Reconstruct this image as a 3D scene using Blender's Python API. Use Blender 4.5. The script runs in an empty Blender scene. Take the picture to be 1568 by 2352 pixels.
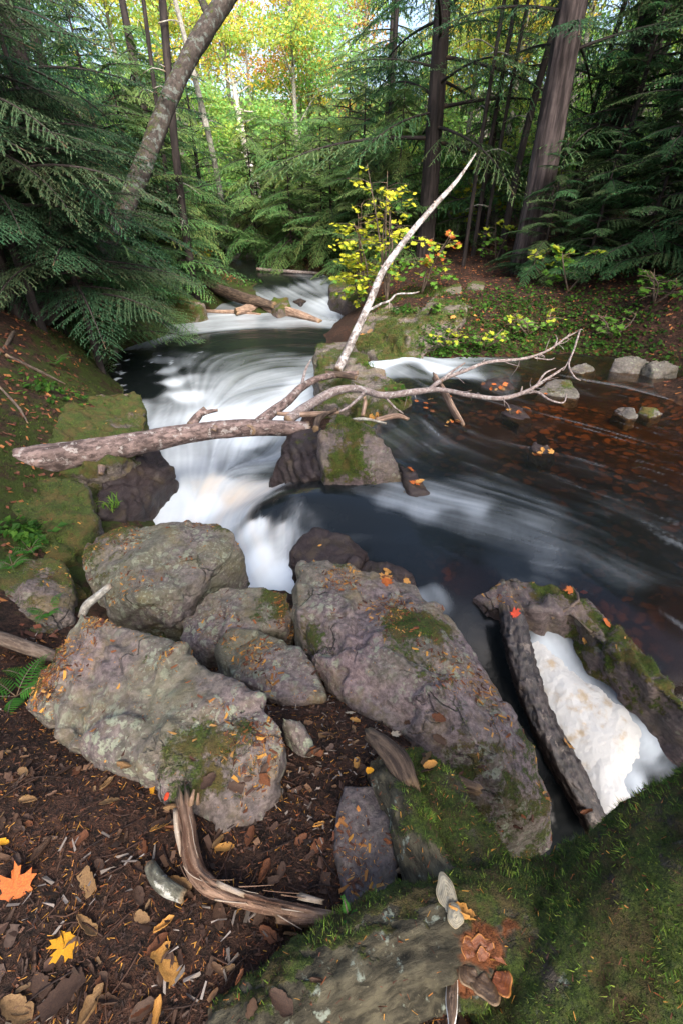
import bpy, bmesh, math, random
import numpy as np
from mathutils import Vector, Matrix

random.seed(7)
rng = np.random.default_rng(7)
sc = bpy.context.scene
C = sc.collection
R = math.radians
PITCH = R(35.0)
CAMZ = 1.6

# ------------------------------------------------------------------ camera, world, sun, exposure
cd = bpy.data.cameras.new('camera')
cam = bpy.data.objects.new('camera', cd)
C.objects.link(cam)
cd.sensor_fit = 'VERTICAL'
cd.sensor_height = 36.0
cd.sensor_width = 24.0
cd.lens = 16.0
cd.clip_start = 0.02
cd.clip_end = 500.0
cam.location = (0, 0, CAMZ)
cam.rotation_euler = (R(90) - PITCH, 0, 0)
sc.camera = cam

SUN_EL, SUN_AZ = R(48), R(160)          # azimuth from +Y towards +X
w = bpy.data.worlds.new('World')
sc.world = w
w.use_nodes = True
wn = w.node_tree
bg = wn.nodes['Background']
sky = wn.nodes.new('ShaderNodeTexSky')
sky.sky_type = 'NISHITA'
sky.sun_disc = False
sky.sun_elevation = SUN_EL
sky.sun_rotation = SUN_AZ
sky.air_density = 1.0
sky.dust_density = 6.0
sky.ozone_density = 1.0
wn.links.new(sky.outputs[0], bg.inputs[0])
bg.inputs[1].default_value = 0.15

sl = bpy.data.lights.new('sun', 'SUN')
sl.energy = 1.5
sl.angle = R(25)
sl.color = (1.0, 0.95, 0.86)
so = bpy.data.objects.new('sun', sl)
C.objects.link(so)
so.location = (0, 0, 30)
_sd = Vector((math.sin(SUN_AZ) * math.cos(SUN_EL), math.cos(SUN_AZ) * math.cos(SUN_EL), math.sin(SUN_EL)))
so.rotation_euler = _sd.to_track_quat('Z', 'Y').to_euler()

sc.view_settings.view_transform = 'Standard'
sc.view_settings.look = 'None'
sc.view_settings.exposure = 1.85
sc.view_settings.gamma = 1.0
sc.view_settings.use_curve_mapping = False
sc.render.engine = 'CYCLES'
sc.cycles.use_denoising = True
sc.cycles.max_bounces = 6
sc.cycles.use_adaptive_sampling = True
sc.cycles.adaptive_threshold = 0.01
sc.cycles.transparent_max_bounces = 8
sc.cycles.diffuse_bounces = 3

# ------------------------------------------------------------------ projection helpers
FPX = 16.0 / 36.0 * 2352.0
SP, CP = math.sin(PITCH), math.cos(PITCH)

def ray(px, py):
    u = (px - 784.0) / FPX
    v = (1176.0 - py) / FPX
    return np.array([u, CP + v * SP, -SP + v * CP])

def at(px, py, z):
    d = ray(px, py)
    t = (z - CAMZ) / d[2]
    return np.array([0, 0, CAMZ]) + d * t

def atd(px, py, t):
    return np.array([0, 0, CAMZ]) + ray(px, py) * t

# ------------------------------------------------------------------ numpy noise
def _hash(ix, iy, iz, seed):
    h = (ix * 374761393 + iy * 668265263 + iz * 2147483647 + seed * 1274126177) & 0xFFFFFFFF
    h = ((h ^ (h >> 13)) * 1274126177) & 0xFFFFFFFF
    h = ((h ^ (h >> 16)) * 2246822519) & 0xFFFFFFFF
    h = h ^ (h >> 15)
    return (h & 0xFFFFFF).astype(np.float64) / float(0xFFFFFF)

def vnoise(p, seed=0):
    p = np.asarray(p, float)
    i = np.floor(p).astype(np.int64)
    f = p - i
    f = f * f * f * (f * (f * 6 - 15) + 10)
    out = 0
    for dx in (0, 1):
        wx = f[:, 0] if dx else 1 - f[:, 0]
        for dy in (0, 1):
            wy = f[:, 1] if dy else 1 - f[:, 1]
            for dz in (0, 1):
                wz = f[:, 2] if dz else 1 - f[:, 2]
                out = out + wx * wy * wz * _hash(i[:, 0] + dx, i[:, 1] + dy, i[:, 2] + dz, seed)
    return out * 2 - 1

def fbm(p, octv=4, seed=0, gain=0.5, lac=2.03):
    p = np.asarray(p, float)
    a, s, tot = 1.0, 0, 0
    for k in range(octv):
        s = s + a * vnoise(p, seed + 17 * k)
        tot += a
        a *= gain
        p = p * lac + 3.7
    return s / tot

def xy1(P, f):
    P = np.asarray(P, float)
    return np.c_[P[:, 0] * f, P[:, 1] * f, np.zeros(len(P)) + 0.5]

def sstep(a, b, x):
    t = np.clip((x - a) / (b - a), 0, 1)
    return t * t * (3 - 2 * t)

# ------------------------------------------------------------------ mesh helpers
def mesh(name, V, faces, attrs=None, smooth=True):
    if isinstance(faces, np.ndarray):
        faces = [faces]
    faces = [np.asarray(f, np.int32) for f in faces if len(f)]
    me = bpy.data.meshes.new(name)
    V = np.asarray(V, np.float32)
    me.vertices.add(len(V))
    me.vertices.foreach_set('co', V.ravel())
    loops = np.concatenate([f.ravel() for f in faces])
    tot = np.concatenate([np.full(len(f), f.shape[1], np.int32) for f in faces])
    start = np.concatenate([[0], np.cumsum(tot)[:-1]]).astype(np.int32)
    me.loops.add(len(loops))
    me.loops.foreach_set('vertex_index', loops)
    me.polygons.add(len(tot))
    me.polygons.foreach_set('loop_start', start)
    me.polygons.foreach_set('use_smooth', np.full(len(tot), smooth, bool))
    me.update(calc_edges=True)
    for k, a in (attrs or {}).items():
        a = np.asarray(a, np.float32)
        if a.ndim == 1:
            at_ = me.attributes.new(k, 'FLOAT', 'POINT')
            at_.data.foreach_set('value', a)
        elif a.shape[1] == 3:
            at_ = me.attributes.new(k, 'FLOAT_VECTOR', 'POINT')
            at_.data.foreach_set('vector', a.ravel())
        else:
            at_ = me.attributes.new(k, 'FLOAT_COLOR', 'POINT')
            at_.data.foreach_set('color', a.ravel())
    return me

def link(name, me, mat=None, parent=None, loc=None):
    o = bpy.data.objects.new(name, me)
    C.objects.link(o)
    if mat is not None and me is not None and not me.materials:
        me.materials.append(mat)
    if parent is not None:
        o.parent = parent
    if loc is not None:
        o.location = tuple(float(x) for x in loc)
    return o

def origin_of(V):
    lo, hi = V.min(0), V.max(0)
    return np.array([(lo[0] + hi[0]) / 2, (lo[1] + hi[1]) / 2, lo[2]])

def mk(name, V, faces, mat, parent=None, attrs=None, smooth=True):
    """World-space vertices -> object; its origin at its base, or its parent's frame."""
    V = np.asarray(V, float)
    if parent is None:
        o0 = origin_of(V)
        return link(name, mesh(name, V - o0, faces, attrs, smooth), mat, None, o0)
    p, off = parent, np.zeros(3)
    while p is not None:
        off += np.array(p.location)
        p = p.parent
    o0 = origin_of(V)
    return link(name, mesh(name, V - o0, faces, attrs, smooth), mat, parent, o0 - off)

def empty(name, loc, rz=0.0):
    o = bpy.data.objects.new(name, None)
    o.empty_display_size = 0.1
    C.objects.link(o)
    o.location = tuple(float(x) for x in loc)
    o.rotation_euler = (0, 0, rz)
    return o

def tag(o, label=None, cat=None, group=None, kind=None):
    if label: o['label'] = label
    if cat: o['category'] = cat
    if group: o['group'] = group
    if kind: o['kind'] = kind
    return o

def catmull(P, step):
    P = np.asarray(P, float)
    if len(P) == 2:
        n = max(3, int(np.linalg.norm(P[1, :3] - P[0, :3]) / step))
        t = np.linspace(0, 1, n)[:, None]
        return P[0] * (1 - t) + P[1] * t
    Q = np.vstack([2 * P[0] - P[1], P, 2 * P[-1] - P[-2]])
    out = []
    for i in range(1, len(Q) - 2):
        n = max(2, int(np.linalg.norm(Q[i + 1, :3] - Q[i, :3]) / step))
        t = np.linspace(0, 1, n, endpoint=False)[:, None]
        a, b, c_, d = Q[i - 1], Q[i], Q[i + 1], Q[i + 2]
        out.append(0.5 * ((2 * b) + (-a + c_) * t + (2 * a - 5 * b + 4 * c_ - d) * t ** 2 + (-a + 3 * b - 3 * c_ + d) * t ** 3))
    out.append(P[-1:])
    return np.vstack(out)

def tube(path, rad, nr=16, step=0.04, amp=0.0, fa=3.0, fl=4.0, seed=0, lump=0.0, flat=1.0, taper_end=1.0, broken=0.0):
    """Tapered tube with bark relief; returns verts, [quads, tris], attrs."""
    P = catmull(np.c_[np.asarray(path, float), np.asarray(rad, float)], step)
    Rr = P[:, 3].copy()
    P = P[:, :3]
    n = len(P)
    T = np.gradient(P, axis=0)
    T /= np.linalg.norm(T, axis=1)[:, None] + 1e-9
    ref = np.array([0, 0, 1.0]) if abs(T[0, 2]) < 0.8 else np.array([0, 1.0, 0])
    N = np.zeros_like(P)
    v = ref - T[0] * ref.dot(T[0])
    N[0] = v / np.linalg.norm(v)
    for i in range(1, n):
        v = N[i - 1] - T[i] * N[i - 1].dot(T[i])
        N[i] = v / (np.linalg.norm(v) + 1e-9)
    B = np.cross(T, N)
    L = np.concatenate([[0], np.cumsum(np.linalg.norm(np.diff(P, axis=0), axis=1))])
    th = np.linspace(0, 2 * math.pi, nr, endpoint=False)
    ct, st = np.cos(th), np.sin(th)
    q = np.stack([np.tile(ct * fa, (n, 1)), np.tile(st * fa, (n, 1)), np.repeat(L[:, None] * fl, nr, 1)], -1).reshape(-1, 3)
    rr = np.repeat(Rr[:, None], nr, 1).reshape(-1)
    d = np.zeros(len(q))
    if amp:
        f = fbm(q, 3, seed)
        d = d + amp * (1 - 2 * np.abs(f) ** 0.7)
    if lump:
        q2 = q.copy(); q2[:, :2] *= 1.2 / fa; q2[:, 2] *= 2.2 / fl
        d = d + lump * fbm(q2 + 9.1, 3, seed + 5)
    rad2 = rr * (1 + d)
    cc, ss = np.tile(ct, n), np.tile(st, n) * flat
    V = np.repeat(P, nr, 0) + np.repeat(N, nr, 0) * (cc * rad2)[:, None] + np.repeat(B, nr, 0) * (ss * rad2)[:, None]
    if broken:
        for k, e in ((0, -1), (n - 1, 1)):
            V[k * nr:(k + 1) * nr] += T[k] * e * (broken * Rr[k] * rng.random(nr))[:, None]
    ax = np.c_[cc * rr, ss * rr, np.repeat(L, nr)]
    i, j = np.meshgrid(np.arange(n - 1), np.arange(nr), indexing='ij')
    a = (i * nr + j).ravel(); b = (i * nr + (j + 1) % nr).ravel()
    quads = np.stack([a, b, b + nr, a + nr], 1)
    V = np.vstack([V, P[0:1] + T[0] * Rr[0] * 0.1, P[-1:] - T[-1] * Rr[-1] * 0.1])
    ax = np.vstack([ax, [[0, 0, 0]], [[0, 0, L[-1]]]])
    c0, c1 = n * nr, n * nr + 1
    k = np.arange(nr)
    t0 = np.stack([np.full(nr, c0), (k + 1) % nr, k], 1)
    t1 = np.stack([np.full(nr, c1), (n - 1) * nr + k, (n - 1) * nr + (k + 1) % nr], 1)
    endf = np.concatenate([np.repeat(np.where((np.arange(n) < 1) | (np.arange(n) > n - 2), 0.6, 0.0), nr), [1, 1]])
    return V, [quads, np.vstack([t0, t1])], {'axis': ax, 'cut': endf}

def merge(parts):
    """[(V, faces-list, attrs)] -> one."""
    Vs, Fs, As, off = [], {}, {}, 0
    for V, F, A in parts:
        Vs.append(V)
        for f in (F if isinstance(F, list) else [F]):
            if len(f):
                Fs.setdefault(f.shape[1], []).append(f + off)
        for k, a in A.items():
            As.setdefault(k, []).append(a)
        off += len(V)
    return np.vstack(Vs), [np.vstack(v) for v in Fs.values()], {k: np.concatenate(v) for k, v in As.items()}

# ------------------------------------------------------------------ materials
class NB:
    def __init__(self, name):
        self.m = bpy.data.materials.new(name)
        self.m.use_nodes = True
        self.t = self.m.node_tree
        self.t.nodes.clear()
        self.out = self.t.nodes.new('ShaderNodeOutputMaterial')
    def n(self, typ, ins=None, **props):
        x = self.t.nodes.new('ShaderNode' + typ)
        for k, v in props.items():
            setattr(x, k, v)
        for k, v in (ins or {}).items():
            s = x.inputs[k]
            if isinstance(v, bpy.types.NodeSocket):
                self.t.links.new(v, s)
            else:
                s.default_value = v
        return x
    def noise(self, vec, scale, detail=4, rough=0.55, dist=0.0):
        return self.n('TexNoise', {'Vector': vec, 'Scale': scale, 'Detail': detail, 'Roughness': rough, 'Distortion': dist}).outputs['Fac']
    def math(self, op, a, b=0.0, c=None):
        x = self.n('Math', operation=op)
        for k, v in ((0, a), (1, b), (2, c)):
            if v is None: continue
            if isinstance(v, bpy.types.NodeSocket): self.t.links.new(v, x.inputs[k])
            else: x.inputs[k].default_value = v
        return x.outputs[0]
    def step(self, v, a, b):
        x = self.n('MapRange', {'Value': v, 'From Min': a, 'From Max': b}, interpolation_type='SMOOTHSTEP')
        return x.outputs[0]
    def mix(self, f, a, b, mode='MIX'):
        x = self.n('Mix', data_type='RGBA', blend_type=mode)
        for s, v in ((x.inputs[0], f), (x.inputs[6], a), (x.inputs[7], b)):
            if isinstance(v, bpy.types.NodeSocket): self.t.links.new(v, s)
            else: s.default_value = v if not isinstance(v, tuple) else (*v[:3], 1.0)
        return x.outputs[2]
    def mapv(self, vec, scale=(1, 1, 1), rot=(0, 0, 0), loc=(0, 0, 0)):
        return self.n('Mapping', {'Vector': vec, 'Scale': scale, 'Rotation': rot, 'Location': loc}).outputs[0]
    def bump(self, h, strength=0.5, dist=0.01, normal=None):
        ins = {'Height': h, 'Strength': strength, 'Distance': dist}
        if normal is not None: ins['Normal'] = normal
        return self.n('Bump', ins).outputs[0]
    def done(self, shader):
        self.t.links.new(shader, self.out.inputs['Surface'])
        return self.m
    def coords(self):
        tc = self.n('TexCoord').outputs['Object']
        rnd = self.n('ObjectInfo').outputs['Random']
        off = self.n('CombineXYZ', {'X': self.math('MULTIPLY', rnd, 37.0), 'Y': self.math('MULTIPLY', rnd, 11.0), 'Z': self.math('MULTIPLY', rnd, 5.0)}).outputs[0]
        return self.n('VectorMath', {0: tc, 1: off}, operation='ADD').outputs[0]

MOSS_A, MOSS_B = (0.014, 0.024, 0.005), (0.062, 0.092, 0.012)

def rock_mat(name, ca, cb, lichen=0.5, moss=0.4, wet=0.0, rot=(0.5, 0.3, 0.4), scale=1.0, brown=0.3, light=0.35, band=0.6):
    b = NB(name)
    v = b.coords()
    n1 = b.noise(v, 2.6 * scale, 6)
    col = b.mix(b.step(n1, 0.35, 0.65), ca, cb)
    st = b.noise(b.mapv(v, (3 * scale, 3 * scale, 26 * scale), rot), 1.0, 6, 0.6, 0.6)
    col = b.mix(b.step(st, 0.42, 0.62), col, b.mix(band, col, (0.04, 0.03, 0.03)))
    n2 = b.noise(v, 38 * scale, 6, 0.7)
    col = b.mix(b.step(n2, 0.35, 0.68), b.mix(0.6, col, (0.03, 0.024, 0.026)), b.mix(light, col, (0.26, 0.21, 0.21)))
    wv = b.n('VectorMath', {0: v, 1: b.n('VectorMath', {0: b.n('TexNoise', {'Vector': v, 'Scale': 5.0, 'Detail': 5.0}).outputs['Color'], 'Scale': 0.16}, operation='SCALE').outputs[0]}, operation='ADD').outputs[0]
    ce = b.n('TexVoronoi', {'Vector': b.mapv(wv, (1, 1, 1.8), rot), 'Scale': 3.4 * scale}, feature='DISTANCE_TO_EDGE').outputs['Distance']
    crack = b.math('MULTIPLY', b.step(ce, 0.022, 0.004), b.step(b.noise(v, 2.2, 2), 0.54, 0.64))
    col = b.mix(b.math('MULTIPLY', crack, 0.8), col, (0.012, 0.010, 0.009))
    # brownish algae / stains
    nb = b.noise(v, 5.5 * scale, 5, 0.65)
    col = b.mix(b.math('MULTIPLY', b.step(nb, 0.48, 0.7), brown), col, (0.12, 0.09, 0.035))
    ol = b.step(b.noise(v, 1.9 * scale, 5, 0.6), 0.4, 0.62)
    col = b.mix(b.math('MULTIPLY', ol, 0.5 * min(1.0, lichen)), col, (0.085, 0.09, 0.045))
    # lichen: crisp patches in two sizes
    vo = b.n('TexVoronoi', {'Vector': b.n('VectorMath', {0: v, 1: b.n('VectorMath', {0: b.n('TexNoise', {'Vector': v, 'Scale': 30.0}).outputs['Color'], 'Scale': 0.05}, operation='SCALE').outputs[0]}, operation='ADD').outputs[0], 'Scale': 21 * scale}, feature='F1')
    pick = b.n('SeparateColor', {'Color': vo.outputs['Color']}).outputs[0]
    spot = b.math('MULTIPLY', b.step(vo.outputs['Distance'], 0.5, 0.36), b.math('GREATER_THAN', pick, 1.0 - 0.45 * lichen))
    area = b.step(b.noise(v, 4.0 * scale, 4), 0.36, 0.6)
    lf = b.math('MULTIPLY', b.math('MULTIPLY', spot, area), b.step(b.noise(v, 70 * scale, 3), 0.3, 0.5))
    lcol = b.mix(b.noise(v, 9 * scale), (0.12, 0.14, 0.09), (0.24, 0.25, 0.19))
    col = b.mix(b.math('MULTIPLY', lf, min(1.0, 0.9 * lichen + 0.2)), col, lcol)
    lf2 = b.math('MULTIPLY', b.step(b.noise(v, 60 * scale, 3, 0.6), 0.56, 0.63), area)
    col = b.mix(b.math('MULTIPLY', lf2, 0.6 * lichen), col, (0.22, 0.24, 0.18))
    # moss on what faces up
    nz = b.n('SeparateXYZ', {0: b.n('NewGeometry').outputs['Normal']}).outputs[2]
    ma = b.n('Attribute', attribute_name='moss').outputs['Fac']
    mn = b.math('ADD', ma, b.math('ADD', b.math('MULTIPLY_ADD', b.noise(v, 45 * scale, 4, 0.7), 0.9, -0.45), b.math('MULTIPLY_ADD', b.noise(v, 9 * scale, 5, 0.65), 0.9, -0.45)))
    mf = b.step(mn, 0.42, 0.62)
    mc = b.mix(b.step(b.noise(v, 75, 5, 0.75), 0.3, 0.7), MOSS_A, MOSS_B)
    mc = b.mix(b.step(b.noise(v, 7 * scale, 5, 0.7), 0.42, 0.62), mc, b.mix(b.noise(v, 80, 3), (0.03, 0.022, 0.01), (0.11, 0.085, 0.02)))
    col = b.mix(mf, col, mc)
    rough = b.math('MULTIPLY_ADD', mf, 0.12, 0.8) if not wet else b.math('MULTIPLY_ADD', mf, 0.4, 0.85 - 0.45 * wet)
    h = b.math('SUBTRACT', b.math('ADD', b.math('MULTIPLY', st, 0.8), b.math('MULTIPLY', n2, 0.5)), b.math('MULTIPLY', crack, 0.9))
    bm_ = b.bump(h, 1.0, 0.02)
    h2 = b.math('MULTIPLY', b.math('MULTIPLY', mf, b.noise(v, 140, 3, 0.8)), 1.0)
    bm2 = b.bump(h2, 0.8, 0.015, bm_)
    p = b.n('BsdfPrincipled', {'Base Color': col, 'Roughness': rough, 'Normal': bm2})
    p.inputs['Specular IOR Level'].default_value = 0.35 - 0.15 * wet
    return b.done(p.outputs[0])

def bark_mat(name, ca, cb, ccut=(0.3, 0.2, 0.11), stretch=0.25, fs=40, lichen=0.0, moss=0.0, rough=0.85, bump=0.8, fleck=1.0, lcol=(0.42, 0.42, 0.38), lscale=16, spec=0.3, mossz=0.3, mossattr=False):
    b = NB(name)
    a = b.n('Attribute', attribute_name='axis').outputs['Vector']
    rnd = b.n('ObjectInfo').outputs['Random']
    a = b.n('VectorMath', {0: a, 1: b.n('CombineXYZ', {'Z': b.math('MULTIPLY', rnd, 23.0)}).outputs[0]}, operation='ADD').outputs[0]
    cut = b.n('Attribute', attribute_name='cut').outputs['Fac']
    n1 = b.noise(b.mapv(a, (1, 1, stretch)), fs, 6, 0.62)
    n2 = b.noise(a, fs * 0.16, 4)
    col = b.mix(b.step(n1, 0.36, 0.64), ca, cb)
    col = b.mix(b.math('MULTIPLY', b.step(n2, 0.4, 0.65), 0.45), col, tuple(x * 0.5 for x in ca))
    n3 = b.noise(a, fs * 2.2, 4, 0.7)
    col = b.mix(b.math('MULTIPLY', b.step(n3, 0.6, 0.75), fleck), col, tuple(min(1, x * 1.6) for x in cb))
    if lichen:
        lf = b.math('MULTIPLY', b.step(b.noise(a, lscale, 6, 0.65), 0.6 - 0.2 * lichen, 0.66 - 0.2 * lichen), b.step(n3, 0.3, 0.5))
        col = b.mix(b.math('MULTIPLY', lf, 0.9), col, b.mix(b.noise(a, 50), tuple(x * 0.6 for x in lcol), lcol))
    mf = 0.0
    if moss:
        nz = b.n('SeparateXYZ', {0: b.n('NewGeometry').outputs['Normal']}).outputs[2]
        oc = b.coords()
        mn = b.math('ADD', b.noise(oc, 7, 7, 0.65), b.math('MULTIPLY', nz, mossz))
        mn = b.math('ADD', mn, b.math('MULTIPLY_ADD', b.noise(oc, 50, 4, 0.7), 0.5, -0.25))
        mf = b.step(mn, 0.86 - 0.4 * moss, 1.0 - 0.4 * moss)
        if mossattr:
            ma = b.n('Attribute', attribute_name='moss').outputs['Fac']
            mn = b.math('ADD', ma, b.math('ADD', b.math('MULTIPLY_ADD', b.noise(oc, 50, 4, 0.7), 0.7, -0.35), b.math('MULTIPLY_ADD', b.noise(oc, 14, 5, 0.7), 0.9, -0.45)))
            mf = b.step(mn, 0.42, 0.62)
        mc = b.mix(b.step(b.noise(oc, 90, 5, 0.75), 0.3, 0.7), MOSS_A, MOSS_B)
        mc = b.mix(b.step(b.noise(oc, 10, 6, 0.7), 0.42, 0.62), mc, b.mix(b.noise(oc, 100, 3), (0.02, 0.016, 0.008), (0.09, 0.07, 0.02)))
        col = b.mix(mf, col, mc)
    if moss:
        rot_ = b.math('ADD', b.n('Attribute', attribute_name='rot').outputs['Fac'], b.math('MULTIPLY_ADD', b.noise(oc, 22, 5, 0.7), 0.8, -0.4))
        col = b.mix(b.step(rot_, 0.4, 0.7), col, b.mix(b.noise(oc, 45, 5, 0.7), (0.03, 0.012, 0.006), (0.2, 0.062, 0.016)))
    col = b.mix(cut, col, b.mix(b.noise(b.mapv(a, (1, 1, 0.1)), 60, 4), ccut, tuple(x * 0.45 for x in ccut)))
    h = b.math('ADD', n1, b.math('MULTIPLY', n3, 0.35))
    nm = b.bump(h, bump, 0.01)
    if moss:
        nm = b.bump(b.math('MULTIPLY', mf, b.noise(oc, 130, 3, 0.8)), 0.9, 0.015, nm)
    p = b.n('BsdfPrincipled', {'Base Color': col, 'Roughness': rough, 'Normal': nm})
    p.inputs['Specular IOR Level'].default_value = spec
    return b.done(p.outputs[0])

def leaf_mat(name, trans=0.35, rough=0.55, spec=0.25):
    """Colour from the per-point colour attribute; light passes through the blade."""
    b = NB(name)
    c = b.n('Attribute', attribute_name='tint').outputs['Color']
    p = b.n('BsdfPrincipled', {'Base Color': c, 'Roughness': rough})
    p.inputs['Specular IOR Level'].default_value = spec
    tr = b.n('BsdfTranslucent', {'Color': b.mix(0.25, c, (0.5, 0.5, 0.05), 'SCREEN') if False else c})
    m = b.n('MixShader', {0: trans, 1: p.outputs[0], 2: tr.outputs[0]})
    return b.done(m.outputs[0])

def plain_leaf_mat(name, ca, cb, trans=0.25, rough=0.6, sc_=25, vein=True):
    b = NB(name)
    v = b.coords()
    n = b.noise(v, sc_, 5, 0.65)
    c = b.mix(b.step(n, 0.35, 0.65), ca, cb)
    c = b.mix(b.step(b.noise(v, sc_ * 4, 3), 0.62, 0.72), c, tuple(x * 0.35 for x in ca))
    p = b.n('BsdfPrincipled', {'Base Color': c, 'Roughness': rough, 'Normal': b.bump(b.noise(v, 120, 2), 0.3, 0.004)})
    p.inputs['Specular IOR Level'].default_value = 0.3
    m = b.n('MixShader', {0: trans, 1: p.outputs[0], 2: b.n('BsdfTranslucent', {'Color': c}).outputs[0]})
    return b.done(m.outputs[0])

M = {}
M['rock_pink'] = rock_mat('pink_grey_rock', (0.145, 0.105, 0.102), (0.10, 0.083, 0.07), lichen=1.0, moss=0.35, brown=0.55)
M['rock_lichen'] = rock_mat('lichen_rock', (0.12, 0.093, 0.084), (0.09, 0.08, 0.064), lichen=1.0, moss=0.5, brown=0.7, rot=(0.2, 0.9, 0.1))
M['rock_slab'] = rock_mat('banded_slab_rock', (0.175, 0.118, 0.118), (0.12, 0.088, 0.082), lichen=0.8, moss=0.42, brown=0.6, rot=(1.0, 0.75, 0.5), light=0.45, band=0.75)
M['rock_dark'] = rock_mat('dark_purple_slab_rock', (0.07, 0.052, 0.054), (0.05, 0.042, 0.042), lichen=0.15, moss=0.2, brown=0.4, light=0.2)
M['rock_moss'] = rock_mat('mossy_rock', (0.17, 0.13, 0.11), (0.12, 0.1, 0.08), lichen=0.5, moss=0.78, brown=0.5)
M['rock_verymoss'] = rock_mat('moss_covered_rock', (0.1, 0.075, 0.055), (0.08, 0.065, 0.045), lichen=0.25, moss=0.95, brown=0.8)
M['rock_wet'] = rock_mat('wet_black_rock', (0.008, 0.006, 0.006), (0.020, 0.012, 0.010), lichen=0.0, moss=0.15, wet=0.9, brown=0.2, light=0.03)
M['rock_wetmoss'] = rock_mat('wet_mossy_rock', (0.12, 0.085, 0.085), (0.07, 0.055, 0.05), lichen=0.25, moss=0.72, wet=0.6, brown=0.4, rot=(1.2, 0.2, 0.5), light=0.15)
M['rock_grey'] = rock_mat('grey_stream_stone', (0.085, 0.08, 0.08), (0.055, 0.052, 0.052), lichen=0.4, moss=0.2, brown=0.3, wet=0.4, light=0.15)
M['log'] = bark_mat('weathered_log_bark', (0.055, 0.038, 0.034), (0.20, 0.145, 0.132), stretch=0.45, fs=30, lichen=0.2, lscale=14, bump=1.0, lcol=(0.34, 0.31, 0.29))
M['branch'] = bark_mat('pale_dead_branch_bark', (0.11, 0.085, 0.08), (0.25, 0.205, 0.195), stretch=0.4, fs=60, lichen=0.3, lscale=24, lcol=(0.36, 0.34, 0.33))
M['birch'] = bark_mat('pale_birch_bark', (0.10, 0.082, 0.076), (0.30, 0.28, 0.27), stretch=0.8, fs=26, lichen=0.55, lcol=(0.48, 0.47, 0.47), lscale=11)
M['wetlog'] = bark_mat('wet_dark_log_bark', (0.008, 0.006, 0.006), (0.05, 0.038, 0.035), stretch=0.5, fs=45, lichen=0.22, lcol=(0.16, 0.13, 0.11), rough=0.45, spec=0.5, bump=1.0)
M['driftwood'] = bark_mat('split_driftwood', (0.11, 0.07, 0.05), (0.3, 0.21, 0.16), stretch=0.06, fs=70)
M['rotten'] = bark_mat('rotten_pale_wood', (0.07, 0.032, 0.018), (0.26, 0.17, 0.12), stretch=0.08, fs=70, bump=1.0)
M['palewood'] = bark_mat('pale_split_wood', (0.28, 0.22, 0.17), (0.42, 0.37, 0.31), stretch=0.08, fs=70)
M['greystick'] = bark_mat('grey_stick_bark', (0.15, 0.14, 0.12), (0.3, 0.29, 0.26), stretch=0.5, fs=60, lichen=0.3)
M['olivestick'] = bark_mat('olive_stick_bark', (0.045, 0.042, 0.032), (0.13, 0.13, 0.10), stretch=0.5, fs=60, lichen=0.2)
M['brownstick'] = bark_mat('brown_stick_bark', (0.06, 0.042, 0.032), (0.13, 0.1, 0.08), stretch=0.3, fs=60)
M['darkwood'] = bark_mat('dark_rotten_wood', (0.02, 0.013, 0.01), (0.1, 0.07, 0.05), stretch=0.1, fs=55)
M['bark_dark'] = bark_mat('dark_conifer_bark', (0.012, 0.009, 0.009), (0.04, 0.031, 0.029), stretch=0.12, fs=16, bump=1.0, fleck=0.0)
M['bark_grey'] = bark_mat('furrowed_grey_bark', (0.022, 0.016, 0.016), (0.10, 0.078, 0.078), stretch=0.09, fs=15, bump=1.0, fleck=0.0)
M['bark_lichen'] = bark_mat('lichen_bark', (0.018, 0.014, 0.012), (0.05, 0.04, 0.034), stretch=0.5, fs=24, lichen=0.35, lcol=(0.10, 0.115, 0.105), lscale=9, moss=0.35)
M['bark_dead'] = bark_mat('bleached_snag_wood', (0.36, 0.31, 0.3), (0.6, 0.55, 0.54), stretch=0.1, fs=20)
M['moss_trunk'] = bark_mat('mossy_trunk_bark', (0.018, 0.014, 0.011), (0.075, 0.062, 0.045), stretch=0.35, fs=42, lichen=0.12, lcol=(0.16, 0.19, 0.15), moss=0.98, bump=1.0, mossattr=True)
M['moss_root'] = bark_mat('mossy_root_bark', (0.016, 0.014, 0.008), (0.075, 0.066, 0.042), stretch=0.35, fs=45, lichen=0.15, lcol=(0.2, 0.23, 0.19), moss=0.28, bump=1.0, mossattr=True)
M['foliage'] = leaf_mat('foliage', 0.55, 0.6, 0.15)
M['foliage_hemlock'] = leaf_mat('hemlock_foliage', 0.42, 0.7, 0.1)
M['litter'] = leaf_mat('litter_pieces', 0.05, 0.7, 0.2)

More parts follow.
